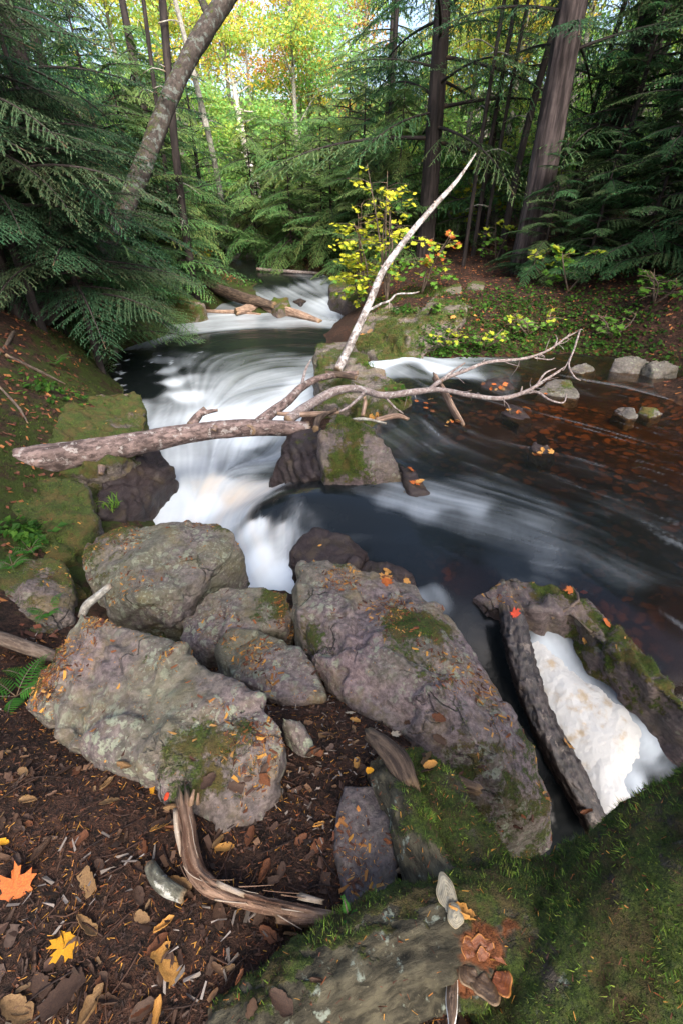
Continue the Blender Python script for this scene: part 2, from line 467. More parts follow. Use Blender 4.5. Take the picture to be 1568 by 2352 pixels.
def mat_ground():
    b = NB('forest_floor')
    v = b.n('TexCoord').outputs['Object']
    mo = b.n('Attribute', attribute_name='mossy').outputs['Fac']
    n1 = b.noise(v, 30, 8, 0.7)
    n2 = b.noise(v, 3.0, 5)
    soil = b.mix(b.step(n1, 0.35, 0.65), (0.012, 0.008, 0.006), (0.05, 0.027, 0.019))
    soil = b.mix(b.step(n2, 0.4, 0.65), soil, b.mix(b.step(n1, 0.4, 0.6), (0.02, 0.012, 0.009), (0.08, 0.038, 0.024)))
    mn = b.math('ADD', b.noise(v, 5.0, 7, 0.65), b.math('MULTIPLY', mo, 0.5))
    mf = b.step(mn, 0.68, 0.82)
    mc = b.mix(b.noise(v, 60, 4, 0.7), (0.014, 0.022, 0.005), (0.05, 0.072, 0.011))
    mc = b.mix(b.step(b.noise(v, 9, 4), 0.5, 0.7), mc, (0.035, 0.024, 0.012))
    col = b.mix(mf, soil, mc)
    vo = b.n('TexVoronoi', {'Vector': b.n('VectorMath', {0: v, 1: b.n('VectorMath', {0: b.n('TexNoise', {'Vector': v, 'Scale': 7.0, 'Detail': 4.0}).outputs['Color'], 'Scale': 0.16}, operation='SCALE').outputs[0]}, operation='ADD').outputs[0], 'Scale': 11.0})
    c = b.mix(b.n('SeparateColor', {'Color': vo.outputs['Color']}).outputs[0], (0.022, 0.011, 0.005), (0.22, 0.09, 0.026))
    c = b.mix(b.step(vo.outputs['Distance'], 0.35, 0.65), c, (0.012, 0.006, 0.004))
    c = b.mix(b.step(b.noise(v, 1.6, 5), 0.36, 0.6), (0.03, 0.014, 0.008), c)
    col = b.mix(b.n('Attribute', attribute_name='bed').outputs['Fac'], col, c)
    p = b.n('BsdfPrincipled', {'Base Color': col, 'Roughness': 0.9, 'Normal': b.bump(b.math('ADD', n1, b.noise(v, 110, 3, 0.8)), 0.9, 0.03)})
    p.inputs['Specular IOR Level'].default_value = 0.2
    return b.done(p.outputs[0])
M['ground'] = mat_ground()

def mat_water():
    b = NB('stream_water')
    v = b.n('TexCoord').outputs['Object']
    f = b.n('Attribute', attribute_name='foam').outputs['Fac']
    tan = b.n('Attribute', attribute_name='tannin').outputs['Fac']
    clear = b.n('Attribute', attribute_name='clear').outputs['Fac']
    nm = b.bump(b.noise(v, 5, 4, 0.5), 0.12, 0.05)
    dark = b.n('BsdfPrincipled', {'Base Color': (0.006, 0.008, 0.009, 1), 'Roughness': 0.18, 'IOR': 1.33, 'Normal': nm})
    see = b.n('BsdfTransparent', {'Color': (0.9, 0.66, 0.42, 1)})
    gl = b.n('BsdfGlossy', {'Color': (1, 1, 1, 1), 'Roughness': 0.2, 'Normal': nm})
    fr = b.n('Fresnel', {'IOR': 1.33, 'Normal': nm}).outputs[0]
    thru = b.n('MixShader', {0: fr, 1: see.outputs[0], 2: gl.outputs[0]})
    water = b.n('MixShader', {0: clear, 1: dark.outputs[0], 2: thru.outputs[0]})
    fc = b.mix(b.math('MULTIPLY', tan, 0.8), (0.52, 0.585, 0.65), (0.62, 0.45, 0.27))
    fo = b.n('BsdfPrincipled', {'Base Color': fc, 'Roughness': 0.6})
    fo.inputs['Specular IOR Level'].default_value = 0.15
    m = b.n('MixShader', {0: f, 1: water.outputs[0], 2: fo.outputs[0]})
    return b.done(m.outputs[0])
M['water'] = mat_water()

def mat_foam():
    b = NB('cream_foam')
    v = b.n('TexCoord').outputs['Object']
    n = b.noise(v, 9, 5, 0.6)
    c = b.mix(b.step(n, 0.5, 0.72), (0.40, 0.405, 0.405), (0.31, 0.25, 0.17))
    vo = b.n('TexVoronoi', {'Vector': v, 'Scale': 130.0}, feature='SMOOTH_F1').outputs['Distance']
    h = b.math('ADD', b.math('MULTIPLY', vo, 0.6), b.noise(v, 60, 5, 0.7))
    p = b.n('BsdfPrincipled', {'Base Color': c, 'Roughness': 0.75, 'Normal': b.bump(h, 0.3, 0.006)})
    p.inputs['Subsurface Weight'].default_value = 0.5
    p.inputs['Subsurface Radius'].default_value = (0.02, 0.02, 0.018)
    return b.done(p.outputs[0])
M['foam'] = mat_foam()

# ------------------------------------------------------------------ terrain
TP = [  # (px, py, z): what the ground is at that spot of the place
    # forest floor round the camera
    (-300, 2700, 0.02), (400, 2700, 0.02), (1000, 2700, 0.0), (1700, 2600, 0.0), (0, 2352, 0.0), (400, 2352, 0.0), (800, 2352, 0.0), (1200, 2352, -0.02), (1568, 2352, -0.1), (-500, 2000, 0.05),
    (0, 2000, 0.0), (250, 2000, 0.0), (500, 2000, -0.01), (750, 2000, -0.02), (0, 1750, -0.04), (250, 1760, -0.03), (500, 1800, -0.06), (-300, 1700, 0.0),
    (650, 1780, -0.08), (780, 1720, -0.14), (860, 1670, -0.19), (720, 1640, -0.22), (640, 1600, -0.4), (900, 1750, -0.15), (930, 1900, -0.09), (850, 1900, -0.05),
    (1020, 1780, -0.2), (1060, 1900, -0.25), (1120, 1960, -0.85), (960, 2000, -0.08), (1180, 2060, -0.9), (1350, 2000, -1.3), (1568, 1900, -1.2), (1250, 2000, -1.3),
    (400, 1600, -0.5), (250, 1500, -0.6), (560, 1450, -0.9), (420, 1350, -0.9), (680, 1400, -0.9), (750, 1480, -0.7), (900, 1450, -0.8), (1000, 1560, -0.8), (1080, 1700, -0.7),
    # left bank
    (-100, 1650, -0.1), (20, 1580, -0.22), (90, 1500, -0.4), (170, 1350, -0.62), (230, 1250, -0.8), (0, 1450, -0.3), (-200, 1450, -0.1), (0, 1300, -0.38), (120, 1250, -0.5),
    (0, 1150, -0.33), (120, 1120, -0.45), (230, 1150, -0.62), (0, 1000, -0.15), (110, 980, -0.3), (220, 950, -0.42), (300, 960, -0.6), (-200, 1000, 0.1), (-200, 1250, -0.1),
    (0, 900, -0.02), (120, 880, -0.22), (185, 860, -0.5), (0, 780, 0.2), (100, 760, 0.05), (170, 780, -0.3), (-250, 800, 0.35), (0, 700, 0.32), (150, 710, -0.15), (250, 720, -0.4),
    (330, 715, -0.55), (420, 700, -0.62), (450, 690, -0.6), (300, 680, -0.2), (400, 660, -0.3), (200, 640, 0.2), (460, 650, -0.45), (430, 620, -0.2), (0, 620, 0.55), (-250, 620, 1.0),
    # pool bed
    (280, 800, -1.25), (270, 870, -1.25), (330, 860, -1.4), (450, 800, -1.4), (600, 780, -1.4), (700, 770, -1.3), (640, 850, -1.4), (500, 900, -1.5), (420, 960, -1.5), (560, 960, -1.5), (650, 930, -1.4),
    (450, 1080, -1.6), (560, 1100, -1.6), (400, 1150, -1.6), (500, 1190, -1.7), (600, 1250, -1.7), (640, 1320, -1.7), (450, 760, -1.3), (550, 750, -1.25), (400, 765, -1.25),
    (375, 1060, -1.4), (350, 1130, -1.3),
    # far stream, its banks
    (640, 755, -1.1), (750, 750, -1.15), (780, 720, -1.0), (760, 680, -0.85), (700, 690, -0.75), (600, 690, -0.6), (560, 700, -0.7), (660, 650, -0.68), (560, 650, -0.5), (600, 625, -0.6), (500, 610, -0.55), (560, 600, -0.55),
    (700, 625, -0.5), (760, 640, -0.5), (740, 610, -0.3), (480, 590, -0.3), (620, 590, -0.2), (700, 590, -0.1), (820, 650, -0.35), (830, 700, -0.5), (850, 610, -0.05),
    # islet and outcrop, right bank
    (830, 760, -0.6), (900, 740, -0.35), (960, 720, -0.2), (1000, 780, -0.4), (900, 800, -0.62), (1030, 820, -0.56), (1020, 690, -0.05), (1060, 760, -0.3), (1100, 790, -0.45), (1150, 800, -0.52), (1120, 720, -0.15),
    (1100, 670, 0.02), (1200, 690, 0.0), (1220, 760, -0.35), (1300, 790, -0.5), (1400, 800, -0.5), (1500, 800, -0.42), (1568, 800, -0.4), (1700, 850, -0.3), (1800, 1000, -0.4), (1350, 730, -0.15), (1480, 740, -0.1), (1568, 720, 0.05),
    (1750, 750, 0.3), (1300, 670, 0.12), (1450, 660, 0.25), (1200, 630, 0.15), (1050, 630, 0.1), (960, 620, 0.05), (1568, 640, 0.5),
    # right stream bed
    (900, 860, -0.72), (1000, 850, -0.68), (960, 930, -0.68), (1050, 960, -0.66), (1100, 850, -0.66), (1200, 850, -0.66), (1150, 920, -0.62), (1300, 860, -0.66), (1450, 880, -0.66), (1568, 880, -0.62), (1250, 950, -0.67),
    (1400, 960, -0.66), (1550, 960, -0.66), (1000, 1020, -0.75), (1150, 1050, -0.7), (1350, 1080, -0.7), (1550, 1100, -0.7), (1800, 1100, -0.7), (1000, 1150, -0.8), (1200, 1200, -0.75), (1450, 1230, -0.7), (1568, 1300, -0.7), (1800, 1300, -0.7),
    (900, 1220, -0.85), (780, 1180, -0.85), (1050, 1280, -0.8), (1250, 1290, -0.75), (1480, 1420, -0.7), (1568, 1500, -0.7), (1800, 1500, -0.7), (1000, 1350, -0.85),
    (720, 950, -0.7), (780, 920, -0.6), (830, 860, -0.6), (780, 830, -0.7), (830, 1080, -0.8),
    # chute
    (1080, 1430, -0.85), (1130, 1530, -0.98), (1180, 1640, -1.12), (1240, 1780, -1.25), (1290, 1900, -1.35), (1300, 1600, -1.1), (1400, 1750, -1.15), (1480, 1780, -1.15), (1350, 1900, -1.35), (1300, 1500, -0.95),
    (1568, 1780, -1.2), (1700, 1850, -1.2),
]
_tp = np.array([at(a, b_, z) for a, b_, z in TP])
far_pts = np.array([(-9, 5, 1.2), (-8, 9, 0.9), (-7, 13, 0.5), (-9, 16, 1.0), (-14, 8, 2.5), (-14, 20, 3), (-6, 20, 0.4), (-2, 20, -0.1), (-5, 24, 0.3), (-8, 26, 1.2), (2, 20, 0.4), (6, 18, 0.9), (10, 12, 1.3), (9, 8, 0.9), (8, 5, 0.2), (8, 2, 0.0), (8, -3, 0.2), (0, -4, 0.2), (-8, -3, 0.6),
                    (-9, 1, 0.7), (14, 16, 2.5), (14, 4, 1.0), (0, 28, 0.8), (8, 28, 2.0), (-14, 32, 4), (0, 38, 2.2), (14, 34, 5), (-24, 20, 6), (24, 20, 6), (0, 60, 7), (-30, 55, 10), (30, 55, 11), (0, 90, 13), (-50, 40, 12), (50, 40, 12), (-40, -20, 4), (40, -20, 4), (0, -40, 2), (-60, 90, 16), (60, 90, 16)], float)
_low = np.array([np.r_[atd(a, b_, t)[:2], z] for a, b_, t, z in ((260, 860, 6.5, -.85), (300, 880, 6.0, -.95), (300, 870, 7.0, -1.15), (245, 820, 7.5, -1.0), (335, 920, 5.6, -1.1), (250, 840, 7.6, -1.1), (270, 790, 8.4, -1.2), (290, 890, 6.6, -1.1))])
_TPA = np.vstack([_tp, far_pts, _low])

def _solve(P):
    d = np.linalg.norm(P[:, None, :2] - P[None, :, :2], axis=2)
    n = len(P)
    A = np.zeros((n + 1, n + 1))
    A[:n, :n] = d - np.eye(n) * 0.04
    A[:n, n] = 1
    A[n, :n] = 1
    b = np.r_[P[:, 2], 0]
    return np.linalg.lstsq(A, b, rcond=None)[0]
_TW = _solve(_TPA)

def terrain0(XY):
    XY = np.asarray(XY, float)
    out = np.zeros(len(XY))
    for s in range(0, len(XY), 20000):
        q = XY[s:s + 20000]
        d = np.linalg.norm(q[:, None, :] - _TPA[None, :, :2], axis=2)
        out[s:s + 20000] = d @ _TW[:-1] + _TW[-1]
    return out

def terrain(XY):
    XY = np.asarray(XY, float)
    z = terrain0(XY)
    r = np.hypot(XY[:, 0], XY[:, 1])
    a = 0.012 + 0.06 * sstep(2.0, 6.0, r)
    return z + a * fbm(xy1(XY, 2.1), 5, 3) + 0.012 * fbm(xy1(XY, 11.0), 3, 8)

def gz(x, y):
    return float(terrain(np.array([[x, y]]))[0])

def grid(xs, ys):
    X, Y = np.meshgrid(xs, ys)
    nx, ny = len(xs), len(ys)
    i, j = np.meshgrid(np.arange(ny - 1), np.arange(nx - 1), indexing='ij')
    a = (i * nx + j).ravel()
    return np.c_[X.ravel(), Y.ravel()], np.stack([a, a + 1, a + nx + 1, a + nx], 1)

def warp(lo, hi, n, near, power):
    """n samples from lo to hi that crowd round near."""
    s = np.linspace(-1, 1, n)
    t = np.sign(s) * np.abs(s) ** power
    return np.where(t < 0, near + t * (near - lo), near + t * (hi - near))

gx = warp(-90, 90, 400, -0.5, 2.6)
gy = warp(-45, 120, 400, 3.0, 2.4)
GXY, GQ = grid(gx, gy)
GZ = terrain(GXY)
left = sstep(0.2, -1.8, GXY[:, 0]) * sstep(1.4, 2.4, GXY[:, 1])
rightm = sstep(1.0, 3.0, GXY[:, 0]) * sstep(6.0, 8.0, GXY[:, 1]) * (0.05 + 0.4 * sstep(0.0, -0.4, GZ))
mossy = np.clip(left * (0.28 + 0.35 * sstep(0.5, -0.4, GZ)) + rightm, 0, 0.9) * sstep(40, 15, GXY[:, 1])
bed = sstep(-0.53, -0.58, GZ) * sstep(0.2, 0.5, GXY[:, 0]) * (GXY[:, 1] < 9)
ground = mk('ground', np.c_[GXY, GZ], GQ, M['ground'], attrs={'mossy': mossy, 'bed': bed})
ground.location = (0, 0, 0)
ground.data.transform(Matrix.Translation(Vector(origin_of(np.c_[GXY, GZ]))))
tag(ground, 'brown forest floor and mossy banks along the stream', kind='structure')

# ------------------------------------------------------------------ water
WP = [(1568, 900, -.55), (1800, 1000, -.55), (1300, 850, -.55), (1100, 850, -.55), (1000, 850, -.55), (890, 830, -.52), (950, 900, -.55), (1250, 950, -.55), (1450, 1000, -.55), (1050, 1000, -.55), (950, 1050, -.55), (1200, 1100, -.55), (1400, 1150, -.55),
      (1650, 1150, -.55), (1000, 1150, -.555), (900, 1100, -.555), (1200, 1250, -.555), (1450, 1300, -.55), (1700, 1350, -.55), (1450, 1450, -.55), (1568, 1600, -.55), (1800, 1700, -.55), (850, 1180, -.565), (950, 1270, -.57), (1050, 1310, -.565), (1280, 1310, -.555),
      (780, 1110, -.56), (780, 1170, -.57), (700, 1120, -.57), (700, 1165, -.585), (650, 1140, -.59), (640, 1160, -.62), (600, 1160, -.66), (575, 1176, -.76), (650, 1190, -.70), (700, 1200, -.67), (610, 1195, -.78), (540, 1195, -.92), (560, 1215, -.92), (600, 1230, -.88), (650, 1235, -.86), (600, 1270, -.96), (650, 1300, -1.0), (640, 1340, -1.08), (700, 1260, -.95),
      (560, 1150, -1.0), (610, 1125, -.98), (480, 1180, -1.03), (400, 1180, -1.05), (350, 1150, -1.04), (450, 1100, -1.02), (380, 1060, -1.0), (560, 1050, -1.0), (640, 1060, -1.0), (450, 960, -.96), (600, 960, -.96), (680, 930, -.95), (330, 930, -.95), (250, 860, -.95), (350, 860, -.95), (550, 860, -.95), (720, 880, -.95), (230, 800, -.95), (400, 780, -.95), (600, 780, -.95), (760, 790, -.95),
      (300, 750, -.95), (480, 740, -.95), (640, 740, -.95), (760, 755, -.95), (790, 740, -.92), (785, 715, -.84), (770, 695, -.76), (700, 685, -.68), (740, 665, -.62), (680, 655, -.56), (760, 645, -.52), (620, 640, -.50), (600, 625, -.45), (540, 610, -.42), (480, 605, -.40), (660, 615, -.42), (600, 600, -.38),
      (1000, 1350, -.575), (1060, 1400, -.61), (1100, 1480, -.70), (1150, 1600, -.84), (1210, 1730, -.97), (1290, 1900, -1.12), (1350, 1980, -1.15), (1190, 1440, -.64), (1230, 1490, -.70), (1300, 1600, -.77), (1400, 1700, -.81), (1400, 1850, -.92), (1500, 1740, -.84), (1568, 1790, -.86), (1750, 1860, -.9), (1350, 1540, -.75), (1480, 1670, -.82), (1345, 1372, -.55), (1400, 1440, -.55), (1460, 1530, -.55), (1540, 1590, -.55), (1700, 1715, -.55), (1340, 1505, -.73), (1420, 1590, -.79), (1520, 1672, -.83), (1660, 1780, -.87)]
_wpa = np.array([at(*p) for p in WP])
_WW = _solve(_wpa)

def wlevel(XY):
    d = np.linalg.norm(np.asarray(XY, float)[:, None, :] - _wpa[None, :, :2], axis=2)
    return d @ _WW[:-1] + _WW[-1]

STREAKS = [  # (water level, polyline): the lines along which the water runs
    (-.55, [(890, 830), (960, 860), (1050, 900), (1150, 930)]), (-.55, [(1080, 850), (1130, 845), (1180, 865), (1170, 900)]), (-.55, [(1200, 840), (1350, 870), (1450, 890), (1568, 920), (1750, 960)]),
    (-.55, [(1250, 930), (1400, 960), (1568, 1010), (1750, 1060)]), (-.55, [(950, 960), (1020, 1010), (1120, 1050), (1250, 1070), (1400, 1100), (1568, 1150), (1750, 1220)]), (-.55, [(920, 1020), (1000, 1080), (1150, 1130), (1350, 1190), (1568, 1280), (1750, 1380)]),
    (-.55, [(1000, 1180), (1150, 1200), (1350, 1260), (1568, 1360)]), (-.57, [(600, 1165), (640, 1145), (720, 1125), (850, 1130), (980, 1170), (1100, 1200)]), (-.57, [(700, 1190), (820, 1200), (1000, 1250), (1200, 1290), (1300, 1300)]),
    (-.57, [(830, 1250), (950, 1290), (1040, 1370)]), (-.7, [(1040, 1370), (1100, 1470), (1150, 1570)]), (-.95, [(1150, 1580), (1210, 1720), (1290, 1900)]), (-.55, [(1320, 1330), (1400, 1400), (1480, 1500), (1568, 1600)]), (-.55, [(1350, 1280), (1450, 1350), (1568, 1450)]),
    (-.9, [(1450, 1720), (1568, 1790), (1700, 1850)]), (-.95, [(1400, 1900), (1480, 1850), (1568, 1790)]),
    (-.95, [(790, 745), (650, 742), (500, 747), (380, 765), (300, 790), (245, 825)]), (-.95, [(300, 790), (275, 830), (300, 880), (340, 905)]), (-.95, [(800, 780), (650, 765), (500, 770), (420, 790), (380, 830), (400, 870), (430, 930)]), (-1.0, [(430, 930), (410, 1000), (400, 1080), (420, 1150)]),
    (-.95, [(790, 800), (700, 795), (600, 800), (520, 818), (470, 850), (450, 900), (445, 960)]), (-.95, [(740, 845), (660, 835), (580, 845), (520, 870), (480, 920)]), (-.95, [(720, 880), (620, 890), (540, 910), (480, 960), (460, 1030)]), (-1.0, [(640, 960), (560, 980), (500, 1040), (480, 1120)]), (-1.05, [(620, 1100), (540, 1090), (470, 1130), (450, 1170)]),
    (-.92, [(600, 1165), (560, 1200), (590, 1270), (630, 1330)]), (-.85, [(700, 1190), (650, 1220), (625, 1270), (640, 1330)]), (-.78, [(660, 1175), (620, 1205), (600, 1250)]), (-.8, [(780, 745), (770, 700), (740, 680)]), (-.55, [(740, 680), (680, 660), (620, 640), (540, 610)]),
]
_sp, _st = [], []
for z, pl in STREAKS:
    q = catmull(np.array([at(a, b_, z) for a, b_ in pl]), 0.12)
    _sp.append(q[:, :2]); tt = np.gradient(q[:, :2], axis=0); _st.append(tt / (np.linalg.norm(tt, axis=1)[:, None] + 1e-9))
_sp, _st = np.vstack(_sp), np.vstack(_st)

FOAM = [  # (px, py, level, foam, tannin, clear)
    (1220, 1170, -.55, .34, 0, .1), (1150, 1185, -.55, .28, 0, .1), (1000, 1060, -.55, .16, 0, .3), (1300, 960, -.55, .03, 0, .95), (1450, 1000, -.55, .03, 0, .95), (1520, 1060, -.55, .06, 0, .9), (1500, 1200, -.55, .15, 0, .5), (1350, 1250, -.55, .2, 0, .3), (1300, 1120, -.55, .12, 0, .6),
    (1085, 1165, -.55, .5, 0, 0), (1030, 1150, -.55, .5, 0, 0), (1040, 1190, -.55, .3, 0, 0), (700, 1110, -.57, .05, 0, 0), (800, 1100, -.56, .10, 0, 0), (900, 1145, -.56, .46, 0, 0), (840, 1125, -.56, .3, 0, 0), (970, 1170, -.56, .5, 0, 0), (800, 1165, -.57, .02, 0, 0), (740, 1150, -.57, .05, 0, 0),
    (900, 1200, -.57, .16, 0, 0), (1000, 1250, -.56, .12, 0, .1), (960, 1310, -.57, .12, 0, .1), (985, 1360, -.57, .5, 0, 0), (1050, 1330, -.57, .05, 0, .8), (1100, 1330, -.57, .03, .0, .9), (1100, 1460, -.68, .07, 0, 0), (1150, 1600, -.84, .06, 0, 0), (1210, 1730, -.97, .07, 0, 0), (1290, 1880, -1.1, .04, 0, 0),
    (1250, 1310, -.55, .32, 0, .1), (1180, 1300, -.55, .2, 0, .1), (1420, 1330, -.55, .22, 0, .3), (1470, 1440, -.55, .10, 0, .8), (1540, 1400, -.55, .06, 0, .8), (1568, 1560, -.55, .12, 0, .9), (1568, 1300, -.55, .14, 0, .4), (1700, 1200, -.55, .08, 0, .6), (1568, 950, -.55, .06, 0, .9), (1700, 1450, -.55, .08, 0, .8), (1360, 1400, -.55, .05, 0, .9),
    (890, 828, -.52, .97, .0, 0), (920, 845, -.55, .5, 0, 0), (1000, 850, -.55, .9, 0, 0), (960, 855, -.55, .45, 0, 0), (1045, 860, -.55, .5, 0, 0), (1060, 885, -.55, .12, 0, .4), (930, 880, -.55, .16, 0, .2), (1000, 920, -.55, .12, 0, .4), (1150, 860, -.55, .22, 0, .5), (1250, 850, -.55, .1, 0, .7), (1400, 860, -.55, .1, 0, .8), (950, 1000, -.55, .22, 0, .2), (1120, 990, -.55, .14, 0, .7), (1200, 960, -.55, .1, 0, .8), (1200, 1060, -.55, .08, 0, .6), (900, 1020, -.55, .2, 0, .1),
    (372, 828, -.95, .5, 0, 0), (400, 880, -.95, .92, 0, 0), (432, 850, -.95, .22, 0, 0), (447, 880, -.95, .42, 0, 0), (352, 850, -.95, .04, 0, 0), (362, 890, -.95, .08, 0, 0), (375, 920, -.95, .35, 0, 0), (610, 1040, -1, .38, 0, 0), (575, 1052, -1.02, .5, 0, 0), (632, 1092, -1.02, .32, 0, 0), (450, 746, -.95, .62, 0, 0), (650, 790, -.95, .04, 0, 0), (760, 780, -.95, .02, 0, 0), (450, 800, -.95, .06, 0, 0), (400, 812, -.95, .3, 0, 0), (500, 840, -.95, .36, 0, 0), (310, 825, -.95, .02, 0, 0), (350, 870, -.95, .08, 0, 0), (540, 800, -.95, .16, 0, 0), (720, 840, -.95, .42, 0, 0), (350, 772, -.95, .55, 0, 0), (300, 790, -.95, .45, 0, 0), (550, 740, -.95, .62, 0, 0), (650, 738, -.95, .5, 0, 0), (600, 772, -.95, .0, 0, 0), (700, 770, -.95, .02, 0, 0), (520, 785, -.95, .05, 0, 0), (420, 785, -.95, .3, 0, 0), (300, 860, -.95, .0, 0, 0), (265, 830, -.95, .03, 0, 0), (340, 840, -.95, .1, 0, 0),
    (385, 850, -.95, .75, 0, 0), (340, 900, -.95, .05, 0, 0), (345, 935, -.95, .5, 0, 0), (420, 910, -.95, .9, 0, 0), (470, 820, -.95, .28, 0, 0), (560, 820, -.95, .3, 0, 0), (650, 825, -.95, .36, 0, 0), (740, 800, -.95, .1, 0, 0), (620, 880, -.95, .55, 0, 0), (540, 900, -.95, .6, 0, 0), (690, 890, -.95, .8, 0, 0), (480, 960, -.97, .85, 0, 0), (560, 960, -.97, .9, 0, 0), (640, 950, -.97, .92, 0, 0), (450, 880, -.95, .55, 0, 0),
    (400, 1000, -1, .65, 0, 0), (450, 1080, -1.02, .8, .05, 0), (540, 1080, -1.02, .55, .0, 0), (620, 1060, -1, .55, 0, 0), (580, 1020, -1, .75, 0, 0), (400, 1150, -1.05, .9, .0, 0), (480, 1160, -1.03, 1, .1, 0), (540, 1140, -1.0, .9, .5, 0), (500, 1110, -1.02, .9, .3, 0), (580, 1220, -.9, 1, .15, 0), (600, 1280, -.97, 1, .1, 0), (640, 1330, -1.06, 1, 0, 0), (660, 1240, -.86, .7, .05, 0), (690, 1220, -.75, .5, .1, 0), (585, 1180, -.75, .15, .4, 0), (640, 1160, -.62, .04, .2, 0), (625, 1146, -.64, .2, 1.0, 0), (700, 1185, -.63, .3, .2, 0), (600, 1208, -.82, .85, .05, 0), (650, 1207, -.75, .65, .15, 0), (545, 1195, -.93, .75, .1, 0), (600, 1130, -.98, .8, .3, 0), (650, 1180, -.67, .2, .2, 0), (610, 1165, -.67, .06, .3, 0),
    (770, 735, -.9, .6, 0, 0), (790, 712, -.84, .85, 0, 0), (760, 690, -.74, .7, 0, 0), (720, 682, -.7, .4, 0, 0), (740, 665, -.62, .55, 0, 0), (640, 640, -.5, .05, 0, .3), (600, 622, -.45, .02, 0, .3), (700, 640, -.53, .3, 0, 0), (760, 645, -.52, .6, 0, 0), (500, 608, -.4, .02, .0, .6),
    (1300, 1600, -.78, .9, .1, 0), (1400, 1700, -.81, .9, 0, 0), (1250, 1500, -.7, .8, 0, 0), (1430, 1800, -.88, .7, 0, 0), (1500, 1730, -.84, .85, 0, 0), (1525, 1690, -.84, .85, 0, 0), (1545, 1720, -.85, .5, 0, 0), (1520, 1750, -.85, .5, 0, 0), (1470, 1800, -.88, .8, 0, 0), (1450, 1860, -.91, .8, 0, 0), (1500, 1800, -.88, .35, 0, 0), (1560, 1800, -.93, .12, 0, 0), (1480, 1850, -.9, .15, 0, 0), (1700, 1850, -.94, .1, 0, 0), (1400, 1900, -1.0, .1, 0, 0), (1460, 1500, -.55, .03, 0, .8), (1540, 1560, -.55, .04, 0, .8), (1400, 1410, -.55, .03, 0, .8), (1190, 1450, -.66, .35, 0, 0), (1450, 1620, -.88, .5, 0, 0),
]
_fp = np.array([at(a, b_, z)[:2] for a, b_, z, *_ in FOAM])
_fv = np.array([r[3:] for r in FOAM], float)

def lic(XY, seed, n=26, h=0.022, cell=0.02):
    """Noise smeared along the current."""
    G = np.random.default_rng(seed).random((1024, 1024))
    acc = np.zeros(len(XY)); cnt = 0
    for sgn in (1, -1):
        P = XY.copy()
        for k in range(n):
            ix = np.floor(P / cell).astype(int)
            f = P / cell - ix
            a = lambda dx, dy: G[(ix[:, 0] + dx) % 1024, (ix[:, 1] + dy) % 1024]
            acc += (a(0, 0) * (1 - f[:, 0]) + a(1, 0) * f[:, 0]) * (1 - f[:, 1]) + (a(0, 1) * (1 - f[:, 0]) + a(1, 1) * f[:, 0]) * f[:, 1]
            cnt += 1
            P = P + sgn * h * flow_lookup(P)
    return acc / cnt

def idw_dir(XY):
    out = np.zeros((len(XY), 2))
    for s in range(0, len(XY), 8000):
        d2 = ((XY[s:s + 8000, None, :] - _sp[None]) ** 2).sum(2) + 2e-3
        out[s:s + 8000] = (1 / d2 ** 1.6) @ _st
    return out / (np.linalg.norm(out, axis=1)[:, None] + 1e-9)

FX0, FY0, FH = -7.0, 0.3, 0.08
_fnx, _fny = 190, 260
_fg, _ = grid(FX0 + FH * np.arange(_fnx), FY0 + FH * np.arange(_fny))
_fl = idw_dir(_fg)
_turb = fbm(xy1(_fg, 1.1), 3, 77) * 0.35          # the current wanders a little
_fl = np.c_[_fl[:, 0] * np.cos(_turb) - _fl[:, 1] * np.sin(_turb), _fl[:, 0] * np.sin(_turb) + _fl[:, 1] * np.cos(_turb)].reshape(_fny, _fnx, 2)

def flow_lookup(P):
    ix = np.clip(((P[:, 0] - FX0) / FH).astype(int), 0, _fnx - 1)
    iy = np.clip(((P[:, 1] - FY0) / FH).astype(int), 0, _fny - 1)
    return _fl[iy, ix]

